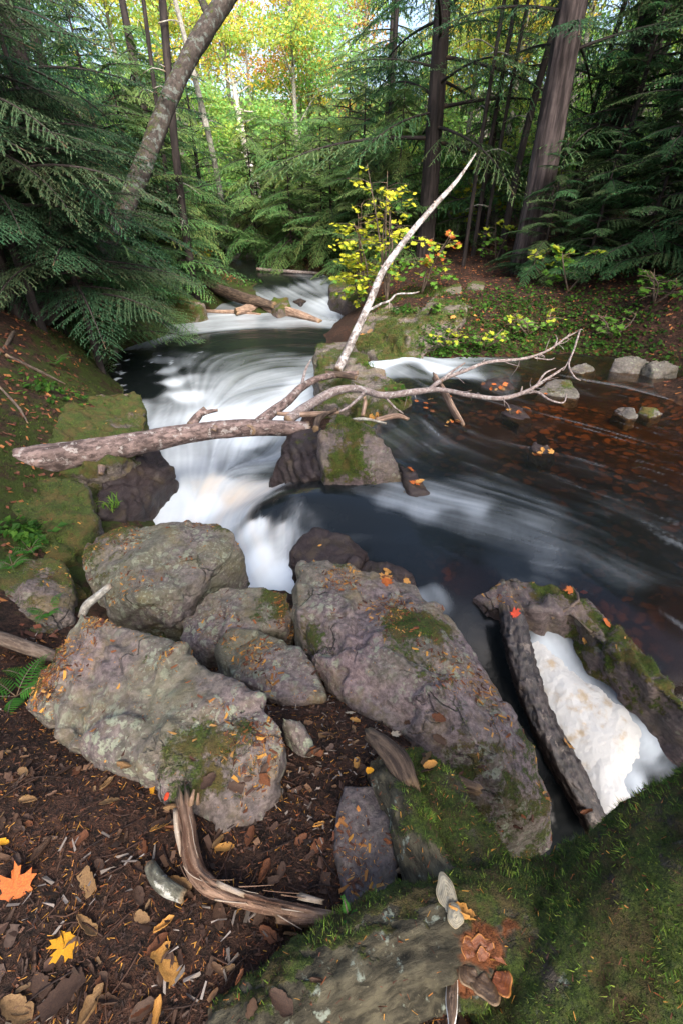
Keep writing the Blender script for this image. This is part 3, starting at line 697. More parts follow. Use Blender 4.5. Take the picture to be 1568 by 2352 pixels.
def water_sheet(name, xs, ys, label, keep=None, fine=1.0):
    XY, Q = grid(xs, ys)
    Z = np.zeros(len(XY))
    for s in range(0, len(XY), 20000):
        Z[s:s + 20000] = wlevel(XY[s:s + 20000])
    G2 = Z.reshape(len(ys), len(xs))
    for _ in range(36):          # running water has no corners
        G2 = np.pad(G2, 1, mode='edge')
        G2 = (G2[:-2, 1:-1] + G2[2:, 1:-1] + 2 * G2[1:-1, 1:-1]) / 4
        G2 = np.pad(G2, 1, mode='edge')
        G2 = (G2[1:-1, :-2] + G2[1:-1, 2:] + 2 * G2[1:-1, 1:-1]) / 4
    Z = G2.ravel()
    T = terrain0(XY)
    ok = (Z > T - 0.10)
    if keep is not None:
        ok &= keep(XY)
    Q = Q[ok[Q].any(1)]
    used = np.unique(Q)
    remap = np.full(len(XY), -1); remap[used] = np.arange(len(used))
    Q = remap[Q]; XY = XY[used]; Z = Z[used]
    att = np.zeros((len(XY), 3))
    for s in range(0, len(XY), 20000):
        d2 = ((XY[s:s + 20000, None, :] - _fp[None]) ** 2).sum(2) + 1e-4
        ww = 1 / d2 ** 1.9
        att[s:s + 20000] = (ww @ _fv) / ww.sum(1)[:, None]
    far = sstep(4.5, 9, XY[:, 1])
    l1 = lic(XY, 1, 24, 0.02, 0.022)
    l2 = lic(XY, 2, 22, 0.045, 0.06)
    l3 = lic(XY, 3, 18, 0.07, 0.16)
    l1, l2, l3 = [(l - l.mean()) / l.std() for l in (l1, l2, l3)]
    st = (0.2 * (1 - far) + 0.1 * far) * l1 + 0.38 * l2 + 0.6 * l3
    f0 = att[:, 0]
    pool = sstep(5.0, 6.5, XY[:, 1]) * sstep(.3, -.2, XY[:, 0])
    st = st * (1 - .2 * pool) + pool * .35 * fbm(xy1(XY, 1.3), 4, 61)
    f = f0 * (0.82 + .14 * f0) + 0.19 * st * (0.24 + 1.5 * f0) * (1.1 - f0)
    f = np.clip(f - 0.05 * (1 - f0), 0, 1)
    f = np.clip((f - .07 * sstep(.45, .2, f0)), 0, 1)
    f = np.clip(f, 0, 1) ** (1.15 + 0.75 * (1 - f0))
    f = f + .10 * sstep(1.3, 2.8, l2 * .7 + l1 * .6) * sstep(.4, .15, f0) * (1 - far) * sstep(.3, .9, XY[:, 0])
    # loose foam flecks turning in the dark corner of the pool
    qx = XY - at(285, 830, -.95)[:2]
    corner = sstep(1.7, 0.6, np.hypot(qx[:, 0], qx[:, 1] * 0.8))
    fl = sstep(0.42, 0.6, fbm(xy1(XY, 9.0), 3, 55) + 0.12 * l2)
    f = np.clip(np.maximum(f, corner * fl * 0.85), 0, 1)
    Z = Z + (0.004 * l3 + 0.002 * l2) * (0.4 + 0.6 * sstep(.1, .5, f0))
    o = mk(name, np.c_[XY, Z], Q, M['water'], attrs={'foam': f, 'tannin': np.clip(att[:, 1] + 0.12 * l2 * (att[:, 1] > 0.1), 0, 1), 'clear': np.clip(att[:, 2], 0, 1) * sstep(0.6, 0.2, f0)})
    return tag(o, label, kind='structure')

wx = np.concatenate([np.arange(-6.2, -2.4, 0.034), np.arange(-2.4, 2.4, 0.018), np.arange(2.4, 6.6, 0.03)])
wy = np.concatenate([np.arange(0.5, 3.4, 0.016), np.arange(3.4, 6.0, 0.022), np.arange(6.0, 9.0, 0.034), np.arange(9.0, 13.0, 0.05), np.arange(13.0, 19.5, 0.09)])
water_sheet('stream', wx, wy, 'dark tannin-stained stream with silky white cascades and a swirling foam pool')

# the heap of cream foam caught below the ledge
def foam_heap():
    outline = [(1205, 1450), (1260, 1450), (1320, 1495), (1390, 1540), (1450, 1595), (1505, 1640), (1535, 1690), (1500, 1735), (1465, 1775), (1460, 1840), (1410, 1885), (1385, 1880), (1365, 1840), (1320, 1750), (1275, 1660), (1245, 1580), (1215, 1510)]
    pz = lambda a, b_: -0.62 - 0.18 * min(1, (b_ - 1450) / 330)
    P = np.array([at(a, b_, pz(a, b_)) for a, b_ in outline])
    xs = np.arange(P[:, 0].min() - .06, P[:, 0].max() + .06, 0.006)
    ys = np.arange(P[:, 1].min() - .06, P[:, 1].max() + .06, 0.006)
    XY, Q = grid(xs, ys)
    x, y = XY.T
    inside = np.zeros(len(XY), bool); dist = np.full(len(XY), 9.0)
    n = len(P)
    for i in range(n):
        a, b_ = P[i, :2], P[(i + 1) % n, :2]
        c1 = (a[1] > y) != (b_[1] > y)
        xi = (b_[0] - a[0]) * (y - a[1]) / (b_[1] - a[1] + 1e-12) + a[0]
        inside ^= c1 & (x < xi)
        e = b_ - a
        t = np.clip(((XY - a) @ e) / (e @ e), 0, 1)
        dist = np.minimum(dist, np.linalg.norm(XY - (a + t[:, None] * e), axis=1))
    sd = np.where(inside, dist, -dist) + 0.03 * fbm(xy1(XY, 8), 3, 5) + 0.012 * fbm(xy1(XY, 45), 3, 6)
    h = 0.036 * sstep(-0.01, 0.16, sd)
    q = np.c_[XY, np.zeros(len(XY))]
    lum = 1 - np.abs(fbm(q * 7 + 2, 4, 12)) * 2
    h = h * (0.85 + 0.25 * lum) + (0.0028 * fbm(q * 30, 3, 4) + 0.0016 * (1 - np.abs(fbm(q * 60, 2, 8)) * 2)) * sstep(-.01, .03, sd)
    Zw = wlevel(XY)
    Z = Zw - 0.010 + h
    keep = sd > -0.02
    Q = Q[keep[Q].all(1)]
    used = np.unique(Q); rm = np.full(len(XY), -1); rm[used] = np.arange(len(used))
    o = mk('foam', np.c_[XY, Z][used], rm[Q], M['foam'])
    tag(o, 'thick heap of cream-white foam floating beside the dark log', 'foam', kind='stuff')
foam_heap()

# ------------------------------------------------------------------ rocks
def hull_mesh(lobes):
    bm = bmesh.new()
    for P in lobes:
        vs = [bm.verts.new(p) for p in P]
        r = bmesh.ops.convex_hull(bm, input=vs)
        junk = list({e for e in r['geom_interior'] + r['geom_unused'] if isinstance(e, bmesh.types.BMVert)})
        bmesh.ops.delete(bm, geom=junk, context='VERTS')
    me = bpy.data.meshes.new('hull_source')
    bm.to_mesh(me); bm.free()
    return me

def remesh(me, vox):
    o = bpy.data.objects.new('hull_source', me)
    C.objects.link(o)
    m = o.modifiers.new('r', 'REMESH'); m.mode = 'VOXEL'; m.voxel_size = vox
    ev = o.evaluated_get(bpy.context.evaluated_depsgraph_get())
    em = ev.to_mesh()
    V = np.empty(len(em.vertices) * 3); em.vertices.foreach_get('co', V); V = V.reshape(-1, 3)
    q = np.array([list(p.vertices) for p in em.polygons if len(p.vertices) == 4], np.int64).reshape(-1, 4)
    t = np.array([list(p.vertices) for p in em.polygons if len(p.vertices) == 3], np.int64).reshape(-1, 3)
    E = np.empty(len(em.edges) * 2, np.int32); em.edges.foreach_get('vertices', E); E = E.reshape(-1, 2)
    ev.to_mesh_clear()
    bpy.data.objects.remove(o); bpy.data.meshes.remove(me)
    return V, [x for x in (q, t) if len(x)], E

def lap(V, E, it, k=0.5):
    deg = np.bincount(E.ravel(), minlength=len(V)).astype(float)[:, None] + 1e-9
    for _ in range(it):
        s = np.zeros_like(V)
        for c in range(3):
            s[:, c] = np.bincount(E[:, 0], V[E[:, 1], c], len(V)) + np.bincount(E[:, 1], V[E[:, 0], c], len(V))
        V = V + k * (s / deg - V)
    return V

def normals(V, F):
    N = np.zeros_like(V)
    for f in F:
        a, b_, c_ = V[f[:, 0]], V[f[:, 1]], V[f[:, 2]]
        n = np.cross(b_ - a, c_ - a)
        for k in range(f.shape[1]):
            for c in range(3):
                N[:, c] += np.bincount(f[:, k], n[:, c], len(V))
    return N / (np.linalg.norm(N, axis=1)[:, None] + 1e-12)

ROCKV = {}
def rock(name, lobes, base, mat, label, group=None, vox=0.02, amp=0.03, strata=0.012, sdir=(0.4, 0.5, 0.77), fr=3.0, it=4, seed=1, cat='boulder', flare=1.03, fine=0.004, parent=None, moss=None, sfreq=26):
    """lobes: lists of (px, py, z) on the stone's upper surface; it is carried down to base."""
    if not isinstance(lobes[0], list):
        lobes = [lobes]
    Ls = []
    for L in lobes:
        P = np.array([at(*p) for p in L])
        c = P[:, :2].mean(0)
        B = P.copy(); B[:, :2] = c + (B[:, :2] - c) * flare; B[:, 2] = base
        Ls.append(np.vstack([P, B]))
    V, F, E = remesh(hull_mesh(Ls), vox)
    V = lap(V, E, 1)
    N = normals(V, F)
    sd = np.array(sdir) / np.linalg.norm(sdir)
    big = fbm(V * fr + seed * 3.3, 4, seed)
    rid = 1 - np.abs(fbm(V * fr * 1.7 + seed * 7.1, 3, seed + 3)) * 2.4
    s = (V @ sd)[:, None]
    other = V - s * sd
    q = other * 3.0 + s * sd * sfreq + 0.35 * fbm(V * 4, 2, seed)[:, None]
    st = fbm(q, 3, seed + 9)
    st = np.sign(st) * np.abs(st) ** 0.7
    terr = big * 5; tf = np.floor(terr); terr = (tf + sstep(.25, .75, terr - tf)) / 5
    big = .35 * big + .65 * terr
    # bedding: worn steps that rise slowly and break off sharply
    ph_ = s[:, 0] * sfreq * .42 + 1.1 * fbm(V * 2.2 + seed, 3, seed + 21)
    saw = ph_ - np.floor(ph_)
    saw = sstep(0, .8, saw) - sstep(.82, 1, saw) - .5
    st = .45 * st + 1.5 * (saw - .25) * np.clip(.45 + 1.1 * fbm(V * 1.9, 3, seed + 23), 0, 1)
    rg = np.random.default_rng(seed)
    size = float(np.linalg.norm(V.max(0) - V.min(0)))
    def facets(K, step_, slope):
        # fracture faces: every cell a plane of its own tilt and height
        S = V[rg.integers(len(V), size=K)]
        q_ = V + .12 * size / K ** .5 * np.stack([fbm(V * 6 + 7 * k, 2, seed + k) for k in range(3)], 1)
        d2 = ((q_[:, None, :] - S[None]) ** 2).sum(2) if len(V) * K < 6e6 else np.stack([((q_ - s_) ** 2).sum(1) for s_ in S], 1)
        k = d2.argmin(1)
        g = rg.normal(size=(K, 3)) * slope
        dd = rg.normal(size=K)[k] * step_ + ((V - S[k]) * g[k]).sum(1)
        if K < 20:      # joints between the blocks
            ds = np.sqrt(np.sort(d2, 1)[:, :2])
            dd = dd - .30 * amp * sstep(.022, .004, ds[:, 1] - ds[:, 0])
        return np.clip(dd, -2 * step_ - .010 * size, 2 * step_ + .010 * size)
    fac = facets(9, .12 * amp, .09) + facets(40, .05 * amp, .05) + facets(160, .03 * amp, .06)
    d = .15 * amp * big + fac - amp * 0.12 * sstep(0.55, 1.0, rid) + strata * st + 1.4 * fine * fbm(V * 34, 4, seed + 2, .65)
    V = V + N * d[:, None]
    V = lap(V, E, 1, .35)
    N = normals(V, F)
    ml = {'rock_pink': -.04, 'rock_lichen': .16, 'rock_slab': .08, 'rock_moss': .5, 'rock_verymoss': .72, 'rock_wet': -.2, 'rock_wetmoss': .38, 'rock_grey': .0, 'rock_dark': -.1}[mat] if moss is None else moss
    mv = np.clip(ml + .55 * fbm(V * 2.6 + seed, 4, seed + 31) * 1.6 + .25 * (N[:, 2] - .4) + .2 * fbm(V * 9, 3, seed + 5), 0, 1)
    o = mk(name, V, F, M[mat], parent=parent, attrs={'moss': mv})
    if parent is None:
        tag(o, label, cat, group)
    ROCKV[o.name] = (V, F, o, mv, N)
    return o

big_left = rock('boulder', [(185, 1400, .03), (215, 1425, .05), (300, 1470, .06), (390, 1470, .07), (450, 1530, .09), (540, 1580, .10), (600, 1605, .10), (645, 1655, .10), (668, 1695, .08), (645, 1790, .05), (600, 1870, .0), (530, 1922, -.03), (470, 1850, .03), (380, 1800, .04), (300, 1725, .05), (150, 1690, -.03), (60, 1612, -.12), (110, 1520, -.05), (420, 1640, .085), (560, 1700, .105)],
     -.55, 'rock_pink', 'huge pinkish boulder speckled with lichen, its point dipping into the leaf litter', vox=.015, amp=.035, strata=.013, sdir=(.45, .75, .5), fr=3.4, seed=4, it=3, flare=1.02)
boulder_b = rock('boulder', [(200, 1300, -.42), (205, 1250, -.4), (260, 1218, -.37), (400, 1194, -.35), (500, 1188, -.35), (540, 1225, -.38), (560, 1262, -.45), (550, 1320, -.6), (430, 1345, -.32), (330, 1370, -.3), (250, 1385, -.42), (300, 1440, -.6), (420, 1460, -.62)],
     -1.4, 'rock_lichen', 'rounded lichen-mottled boulder with bright moss on its front, beside the white water', vox=.02, amp=.04, strata=.014, sdir=(.5, .3, .8), seed=9, it=4)
boulder_c = rock('boulder', [[(412, 1430, -.52), (470, 1360, -.45), (520, 1337, -.42), (600, 1342, -.41), (660, 1356, -.43), (672, 1390, -.43), (655, 1440, -.46), (560, 1450, -.42), (430, 1480, -.56)], [(412, 1460, -.55), (470, 1470, -.48), (520, 1490, -.5), (480, 1510, -.55)]],
     -1.2, 'rock_pink', 'small pink-topped boulder wedged between the mossy boulder and the banded slab', vox=.018, amp=.035, strata=.012, seed=14)
boulder_d = rock('boulder', [(500, 1480, -.38), (530, 1450, -.36), (590, 1445, -.34), (650, 1462, -.32), (690, 1485, -.31), (725, 1535, -.29), (748, 1600, -.27), (700, 1612, -.25), (640, 1600, -.25), (540, 1560, -.33), (505, 1530, -.38)],
     -.9, 'rock_pink', 'flat pink boulder with a raised edge, in front of the banded slab', vox=.016, amp=.03, strata=.014, sdir=(.3, .6, .7), seed=21)
slab = rock('boulder', [[(685, 1292, -.33), (720, 1285, -.32), (830, 1305, -.31), (960, 1340, -.36), (1000, 1392, -.33), (1060, 1482, -.31), (1120, 1585, -.3), (1180, 1665, -.32), (1210, 1750, -.38), (1238, 1850, -.47), (680, 1400, -.27), (760, 1440, -.2), (900, 1500, -.10), (1010, 1580, -.09), (1090, 1690, -.13), (1150, 1800, -.26), (690, 1490, -.38), (750, 1565, -.32), (850, 1650, -.24), (1000, 1735, -.24), (1100, 1840, -.38), (1125, 1960, -.62), (1180, 1990, -.75), (1245, 1950, -.75)]],
     -1.35, 'rock_slab', 'largest boulder, banded with pink ridges, sloping down to the dark chute', vox=.015, amp=.03, strata=.024, sdir=(.85, .5, .2), fr=2.6, seed=33, it=3, flare=1.0, sfreq=19)
flat_slab = rock('stone_slab', [(792, 1805, .0), (856, 1800, .0), (908, 1895, .015), (912, 1990, .015), (905, 2080, .01), (792, 2085, .01), (762, 1945, .012), (772, 1870, .005)],
     -.2, 'rock_dark', 'flat grey-purple stone slab sunk in leaf litter beside the mossy roots', vox=.012, amp=.01, strata=.004, seed=40, it=3, cat='stone slab')
rock('stone', [(640, 1640, .03), (690, 1648, -.04), (738, 1728, -.1), (705, 1740, -.1), (668, 1700, -.05)], -.3, 'rock_pink', 'small wedge of stone just right of the huge pinkish boulder', vox=.012, amp=.015, strata=.006, seed=41, cat='stone')
ledge = rock('ledge', [[(1075, 1368, -.56), (1120, 1345, -.5), (1160, 1318, -.46), (1300, 1345, -.46), (1345, 1372, -.5), (1350, 1410, -.48), (1200, 1395, -.46), (1120, 1400, -.53), (1290, 1415, -.48)], [(1280, 1385, -.48), (1345, 1372, -.52), (1400, 1440, -.5), (1460, 1530, -.48), (1568, 1620, -.47), (1700, 1720, -.45), (1330, 1420, -.49), (1420, 1505, -.48), (1520, 1595, -.48), (1640, 1690, -.46), (1290, 1470, -.7), (1340, 1510, -.74), (1420, 1588, -.78), (1520, 1668, -.82), (1660, 1778, -.86)]],
     -1.3, 'rock_wetmoss', 'low wet ledge patched with bright moss between the stream and the foam', vox=.018, amp=.035, strata=.024, sdir=(.85, .1, .3), seed=52, cat='rock ledge', it=3)
rock('boulder', [(665, 1290, -.62), (690, 1240, -.53), (720, 1216, -.5), (800, 1225, -.49), (850, 1262, -.54), (815, 1300, -.5), (710, 1305, -.55)], -1.5, 'rock_wet', 'black wet boulder splitting the falls just behind the banded slab', vox=.018, amp=.05, strata=.01, seed=60)
rock('stone', [(812, 1302, -.53), (850, 1280, -.5), (920, 1296, -.5), (955, 1325, -.56), (900, 1345, -.5), (830, 1330, -.5)], -1.0, 'rock_wet', 'low black wet stone between the black boulder and the dark chute', vox=.016, amp=.03, seed=61, cat='stone')
midrock = rock('boulder', [[(735, 1000, -.22), (770, 955, -.15), (840, 968, -.15), (880, 1010, -.22), (915, 1060, -.36), (935, 1110, -.56), (740, 1085, -.42), (820, 1090, -.45)]], -1.2, 'rock_wetmoss', 'steep mossy boulder standing midstream below the fallen trunk', vox=.022, amp=.05, strata=.02, sdir=(.9, .1, .35), seed=70, flare=1.0)
rock('boulder', [[(622, 1120, -.95), (640, 1060, -.62), (660, 1000, -.46), (735, 985, -.38), (748, 1090, -.5), (700, 1105, -.62)]], -1.5, 'rock_wet', 'dark dripping boulder under the fallen trunk at the edge of the white pool', vox=.022, amp=.06, strata=.03, sdir=(.9, .2, .3), seed=71)
rock('stone', [(915, 1068, -.48), (950, 1078, -.46), (990, 1130, -.53), (982, 1160, -.59), (935, 1125, -.5)], -1.0, 'rock_wet', 'low wet stone topped with fallen leaves at the foot of the midstream boulder', vox=.02, amp=.03, seed=72, cat='stone')
islet = rock('boulder', [[(712, 850, -.5), (735, 795, -.36), (800, 785, -.34), (850, 815, -.36), (840, 850, -.38), (740, 880, -.45)], [(760, 860, -.38), (830, 830, -.34), (880, 850, -.36), (935, 890, -.42), (950, 920, -.52), (850, 945, -.5), (720, 920, -.52)]], -1.2, 'rock_moss', 'mossy rock islet under the tangle of dead branches', vox=.026, amp=.07, strata=.015, seed=75, it=3)
outcrop = rock('outcrop', [[(802, 770, -.45), (840, 715, -.22), (900, 692, -.12), (960, 702, -.12), (990, 770, -.3), (975, 835, -.58), (870, 822, -.57), (800, 795, -.58)], [(955, 725, -.14), (1000, 662, .02), (1055, 652, .06), (1065, 720, -.08), (1040, 790, -.4), (980, 800, -.45)]], -1.1, 'rock_moss', 'mossy rock outcrop on the far right bank behind the islet', vox=.035, amp=.10, strata=.02, fr=2.2, seed=80, cat='rock outcrop', it=3)
rock('stone', [(1230, 895, -.5), (1262, 872, -.42), (1310, 868, -.4), (1332, 905, -.5), (1320, 920, -.55), (1240, 905, -.55)], -.8, 'rock_grey', 'grey angular stone behind the tips of the dead branches', vox=.02, amp=.025, seed=81, cat='stone')
rock('stone', [(1405, 945, -.55), (1425, 930, -.48), (1455, 935, -.47), (1465, 955, -.52), (1440, 968, -.56)], -.8, 'rock_grey', 'left of two pale stones sitting together in the brown shallows', vox=.018, amp=.02, seed=82, cat='stone')
rock('stone', [(1455, 945, -.55), (1475, 930, -.47), (1505, 933, -.47), (1522, 952, -.55), (1490, 962, -.55)], -.8, 'rock_grey', 'right of two pale stones sitting together in the brown shallows', vox=.018, amp=.02, seed=83, cat='stone')
rock('stone', [(1300, 855, -.55), (1310, 838, -.48), (1345, 833, -.47), (1372, 848, -.55), (1340, 860, -.55)], -.8, 'rock_grey', 'low wet stone near the far right bank behind the angular stone', vox=.02, amp=.025, seed=84, cat='stone')
rock('boulder', [(1400, 845, -.5), (1410, 818, -.35), (1460, 812, -.32), (1490, 830, -.4), (1470, 860, -.55), (1420, 858, -.55)], -.9, 'rock_grey', 'grey bank boulder beside the roundest stone on the far right', vox=.024, amp=.03, seed=85)
rock('boulder', [(1470, 850, -.5), (1490, 828, -.35), (1530, 822, -.3), (1562, 840, -.38), (1558, 868, -.55), (1500, 872, -.55)], -.9, 'rock_grey', 'roundest grey stone on the far right bank', vox=.024, amp=.03, seed=86)
rock('stone', [(1098, 890, -.55), (1120, 868, -.46), (1165, 866, -.46), (1185, 895, -.53), (1140, 912, -.56)], -.8, 'rock_wet', 'leaf-covered stone in the stream right of the split driftwood', vox=.02, amp=.03, seed=87, cat='stone')
rock('stone', [(1152, 950, -.54), (1165, 925, -.49), (1195, 930, -.49), (1225, 968, -.55), (1190, 975, -.56)], -.8, 'rock_wet', 'small leaf-topped stone below the branch tips in midstream', vox=.018, amp=.03, seed=88, cat='stone')
rock('stone', [(1208, 1045, -.56), (1225, 1015, -.5), (1262, 1020, -.5), (1278, 1048, -.56), (1240, 1058, -.57)], -.8, 'rock_wet', 'nearest small stone with leaves alone in the open stream', vox=.018, amp=.03, seed=89, cat='stone')
# left bank
bank_a = rock('mossy_ledge', [[(105, 1020, -.36), (150, 940, -.3), (200, 900, -.31), (300, 892, -.36), (325, 930, -.4), (345, 990, -.47), (335, 1030, -.5), (250, 1060, -.42), (140, 1060, -.36)]], -1.5, 'rock_verymoss', 'flat-topped mossy ledge carrying the thick end of the fallen trunk', vox=.022, amp=.10, strata=.03, seed=90, cat='rock ledge')
rock('boulder', [[(235, 1070, -.55), (340, 1010, -.55), (398, 1078, -.8), (385, 1105, -.9), (300, 1195, -.85), (225, 1185, -.66)]], -1.6, 'rock_wet', 'dark wet bank boulder dropping to the white pool below the fallen trunk', vox=.024, amp=.06, strata=.02, seed=91)
bank_c = rock('boulder', [[(-60, 1120, -.3), (20, 1100, -.36), (130, 1088, -.38), (200, 1110, -.44), (222, 1180, -.5), (215, 1245, -.6), (150, 1290, -.55), (-40, 1270, -.36)]], -1.2, 'rock_verymoss', 'moss-covered bank boulder with a fern, under the fallen trunk at the left', vox=.024, amp=.07, strata=.02, seed=92)
bank_d = rock('boulder', [[(-80, 1300, -.28), (40, 1280, -.38), (120, 1275, -.42), (168, 1330, -.48), (160, 1420, -.5), (100, 1480, -.45), (-60, 1460, -.3)]], -1.1, 'rock_verymoss', 'lowest moss-covered bank boulder at the left edge, above the brown stick', vox=.022, amp=.06, strata=.015, seed=93)
rock('stone', [(205, 770, -.5), (240, 745, -.45), (260, 760, -.55), (240, 800, -.8), (205, 800, -.6)], -1.2, 'rock_moss', 'mossy stone at the left corner of the swirling pool', vox=.03, amp=.05, seed=94, cat='stone')
rock('boulder', [(330, 700, -.5), (380, 680, -.42), (430, 670, -.4), (468, 690, -.5), (460, 730, -.85), (400, 740, -.9), (340, 735, -.8)], -1.3, 'rock_moss', 'mossy bank rock overhanging the back of the pool', vox=.045, amp=.1, seed=95)
rock('boulder', [(755, 655, -.45), (790, 640, -.3), (840, 650, -.25), (850, 690, -.4), (800, 700, -.6), (760, 690, -.6)], -1.0, 'rock_wetmoss', 'dark rock jutting over the far cascade below the yellow maple', vox=.045, amp=.08, seed=96)
rock('stone', [(612, 700, -.7), (630, 683, -.55), (662, 680, -.52), (670, 700, -.65), (640, 712, -.72)], -1.0, 'rock_wetmoss', 'small mossy stone among the far driftwood logs', vox=.035, amp=.05, seed=97, cat='stone')
rock('stone', [(670, 690, -.7), (690, 682, -.64), (705, 690, -.7), (690, 698, -.72)], -1.0, 'rock_wet', 'small dark stone in the far cascade', vox=.035, amp=.04, seed=98, cat='stone')
rock('outcrop', [[(1045, 700, -.08), (1110, 690, -.05), (1170, 730, -.2), (1190, 780, -.42), (1120, 815, -.58), (1040, 820, -.58)]], -1.0, 'rock_moss', 'broken rocky slope right of the mossy outcrop, running down to the water', vox=.04, amp=.12, strata=.03, fr=2.4, seed=101, cat='rock outcrop', moss=.3)
rock('stone', [(1065, 655, .08), (1090, 642, .12), (1118, 648, .1), (1105, 665, .05)], -.3, 'rock_moss', 'pale flat stone on the brown path at the top of the right bank', vox=.035, amp=.05, seed=102, cat='stone')

# ------------------------------------------------------------------ fallen wood
def W(pts):
    return np.array([at(*p) for p in pts])

def WD(pts):
    return np.array([atd(*p) for p in pts])

def wood(name, pts, rad, mat, parent=None, label=None, cat=None, group=None, depth=False, **kw):
    P = (WD if depth else W)(pts)
    V, F, A = tube(P, rad, **kw)
    o = mk(name, V, F, M[mat], parent, A)
    if parent is None and label:
        tag(o, label, cat, group)
    return o

# the fallen tree that bridges the pool
ft = empty('fallen_tree', at(300, 1025, -.5))
tag(ft, 'fallen dead tree bridging the white pool, its bare branches reaching over the stream', 'fallen tree')
wood('trunk', [(8, 1066, -.36), (60, 1058, -.34), (150, 1046, -.34), (300, 1022, -.36), (430, 997, -.36), (540, 985, -.36), (620, 983, -.38), (705, 985, -.43)], [.10, .122, .118, .106, .094, .088, .08, .072], 'log', ft, nr=36, step=.02, amp=.07, fa=3, fl=9, lump=.16, seed=3, broken=.5)
wood('branch_stub', [(440, 975, -.33), (455, 955, -.27), (470, 938, -.22)], [.045, .038, .02], 'log', ft, nr=14, step=.015, amp=.1, lump=.3, fl=16, seed=4, broken=.6)
wood('branch_stub', [(458, 952, -.26), (478, 946, -.24), (500, 942, -.23)], [.028, .022, .014], 'log', ft, nr=12, step=.015, amp=.1, lump=.3, fl=16, seed=5, broken=.6)
wood('branch_stub', [(492, 990, -.3), (496, 978, -.26)], [.03, .02], 'log', ft, nr=12, step=.015, lump=.3, seed=6)
wood('branch_stub', [(235, 1070, -.42), (232, 1090, -.47)], [.035, .02], 'log', ft, nr=12, step=.015, lump=.3, seed=7)
wood('branch', [(575, 988, -.36), (625, 948, -.32), (665, 918, -.29), (695, 888, -.27), (740, 866, -.26), (820, 856, -.27)], [.062, .054, .047, .042, .038, .028], 'log', ft, nr=18, step=.03, amp=.08, lump=.2, fl=8, seed=8, broken=.5)
wood('twig', [(692, 890, -.27), (702, 850, -.18), (714, 826, -.12)], [.02, .016, .008], 'branch', ft, nr=8, step=.03, lump=.2, seed=9)
bb = wood('branch', [(660, 965, -.34), (720, 925, -.3), (770, 898, -.27), (820, 893, -.26), (880, 908, -.27), (950, 900, -.26), (1010, 895, -.26), (1080, 908, -.28), (1150, 915, -.3), (1210, 898, -.28), (1258, 868, -.26), (1285, 852, -.24)], [.052, .05, .046, .04, .036, .034, .028, .027, .025, .021, .016, .009], 'branch', ft, nr=14, step=.03, amp=.06, lump=.22, fl=8, seed=10)
bc = wood('branch', [(985, 895, -.26), (1015, 872, -.23), (1065, 852, -.2), (1120, 832, -.17), (1200, 824, -.17), (1255, 806, -.14), (1300, 775, -.08), (1332, 758, -.04)], [.027, .024, .022, .02, .017, .015, .012, .007], 'branch', ft, nr=12, step=.03, lump=.25, fl=8, seed=11)
for q, pts, rad in ((bc, [(1012, 875, -.23), (1035, 855, -.18), (1066, 834, -.14)], [.02, .016, .01]),
                    (bc, [(1330, 760, -.04), (1318, 800, -.12), (1305, 838, -.22), (1318, 866, -.3), (1332, 874, -.33)], [.014, .013, .012, .009, .005]),
                    (bc, [(1318, 800, -.12), (1296, 845, -.24), (1290, 850, -.25)], [.009, .007, .005]),
                    (bc, [(1270, 800, -.13), (1278, 782, -.08), (1275, 770, -.05)], [.011, .009, .005]),
                    (bc, [(1225, 822, -.17), (1260, 826, -.2), (1272, 822, -.2)], [.009, .007, .004]),
                    (bc, [(1300, 775, -.08), (1308, 765, -.05)], [.009, .005]),
                    (bb, [(1180, 908, -.3), (1230, 900, -.33), (1260, 918, -.38), (1292, 925, -.42), (1300, 905, -.36)], [.018, .016, .013, .01, .006]),
                    (bb, [(1228, 890, -.28), (1250, 858, -.2), (1275, 846, -.17)], [.014, .011, .006]),
                    (bb, [(1195, 902, -.29), (1198, 888, -.24)], [.012, .008]),
                    (bb, [(1258, 868, -.26), (1285, 850, -.26), (1296, 842, -.24)], [.012, .01, .006]),
                    (bb, [(880, 908, -.27), (905, 935, -.38), (925, 950, -.46)], [.014, .011, .007]),
                    (bb, [(840, 898, -.27), (800, 935, -.34), (755, 955, -.42)], [.018, .015, .01])):
    wood('twig', pts, rad, 'branch', ft, nr=8, step=.03, lump=.25, fl=10, seed=int(pts[0][0]))
_tr = np.random.default_rng(5)
for q, pts in ((bb, [(820, 893, -.26), (880, 908, -.27), (950, 900, -.26), (1010, 895, -.26), (1080, 908, -.28), (1150, 915, -.3), (1210, 898, -.28), (1258, 868, -.26)]), (bc, [(1015, 872, -.23), (1065, 852, -.2), (1120, 832, -.17), (1200, 824, -.17), (1255, 806, -.14), (1300, 775, -.08), (1328, 760, -.05)])):
    cp = catmull(W(pts), .05)
    for k in range(16):
        p = cp[_tr.integers(len(cp))]
        d_ = _tr.normal(size=3) * np.array([.6, .5, .7]) + np.array([.4, 0, .1]); d_ /= np.linalg.norm(d_)
        L_ = _tr.uniform(.06, .24)
        V, F, A = tube([p, p + d_ * L_ * .5 + _tr.normal(size=3) * .015, p + d_ * L_ + np.array([0, 0, -.03]) + _tr.normal(size=3) * .02], [.007, .005, .002], nr=5, step=.03)
        mk('twig', V, F, M['branch'], ft, A)
bi = empty('leaning_birch', at(790, 835, -.4))
tag(bi, 'bare pale birch stem leaning up to the right from the islet', 'birch')
wood('trunk', [(775, 850, 6.1), (800, 800, 6.2), (850, 690, 6.2), (880, 620, 6.2), (935, 545, 6.15), (985, 485, 6.1), (1040, 425, 6.0), (1070, 385, 6.0), (1092, 352, 6.0)], [.056, .054, .049, .045, .039, .034, .026, .017, .007], 'birch', bi, depth=True, nr=18, step=.03, amp=.03, lump=.12, seed=12)
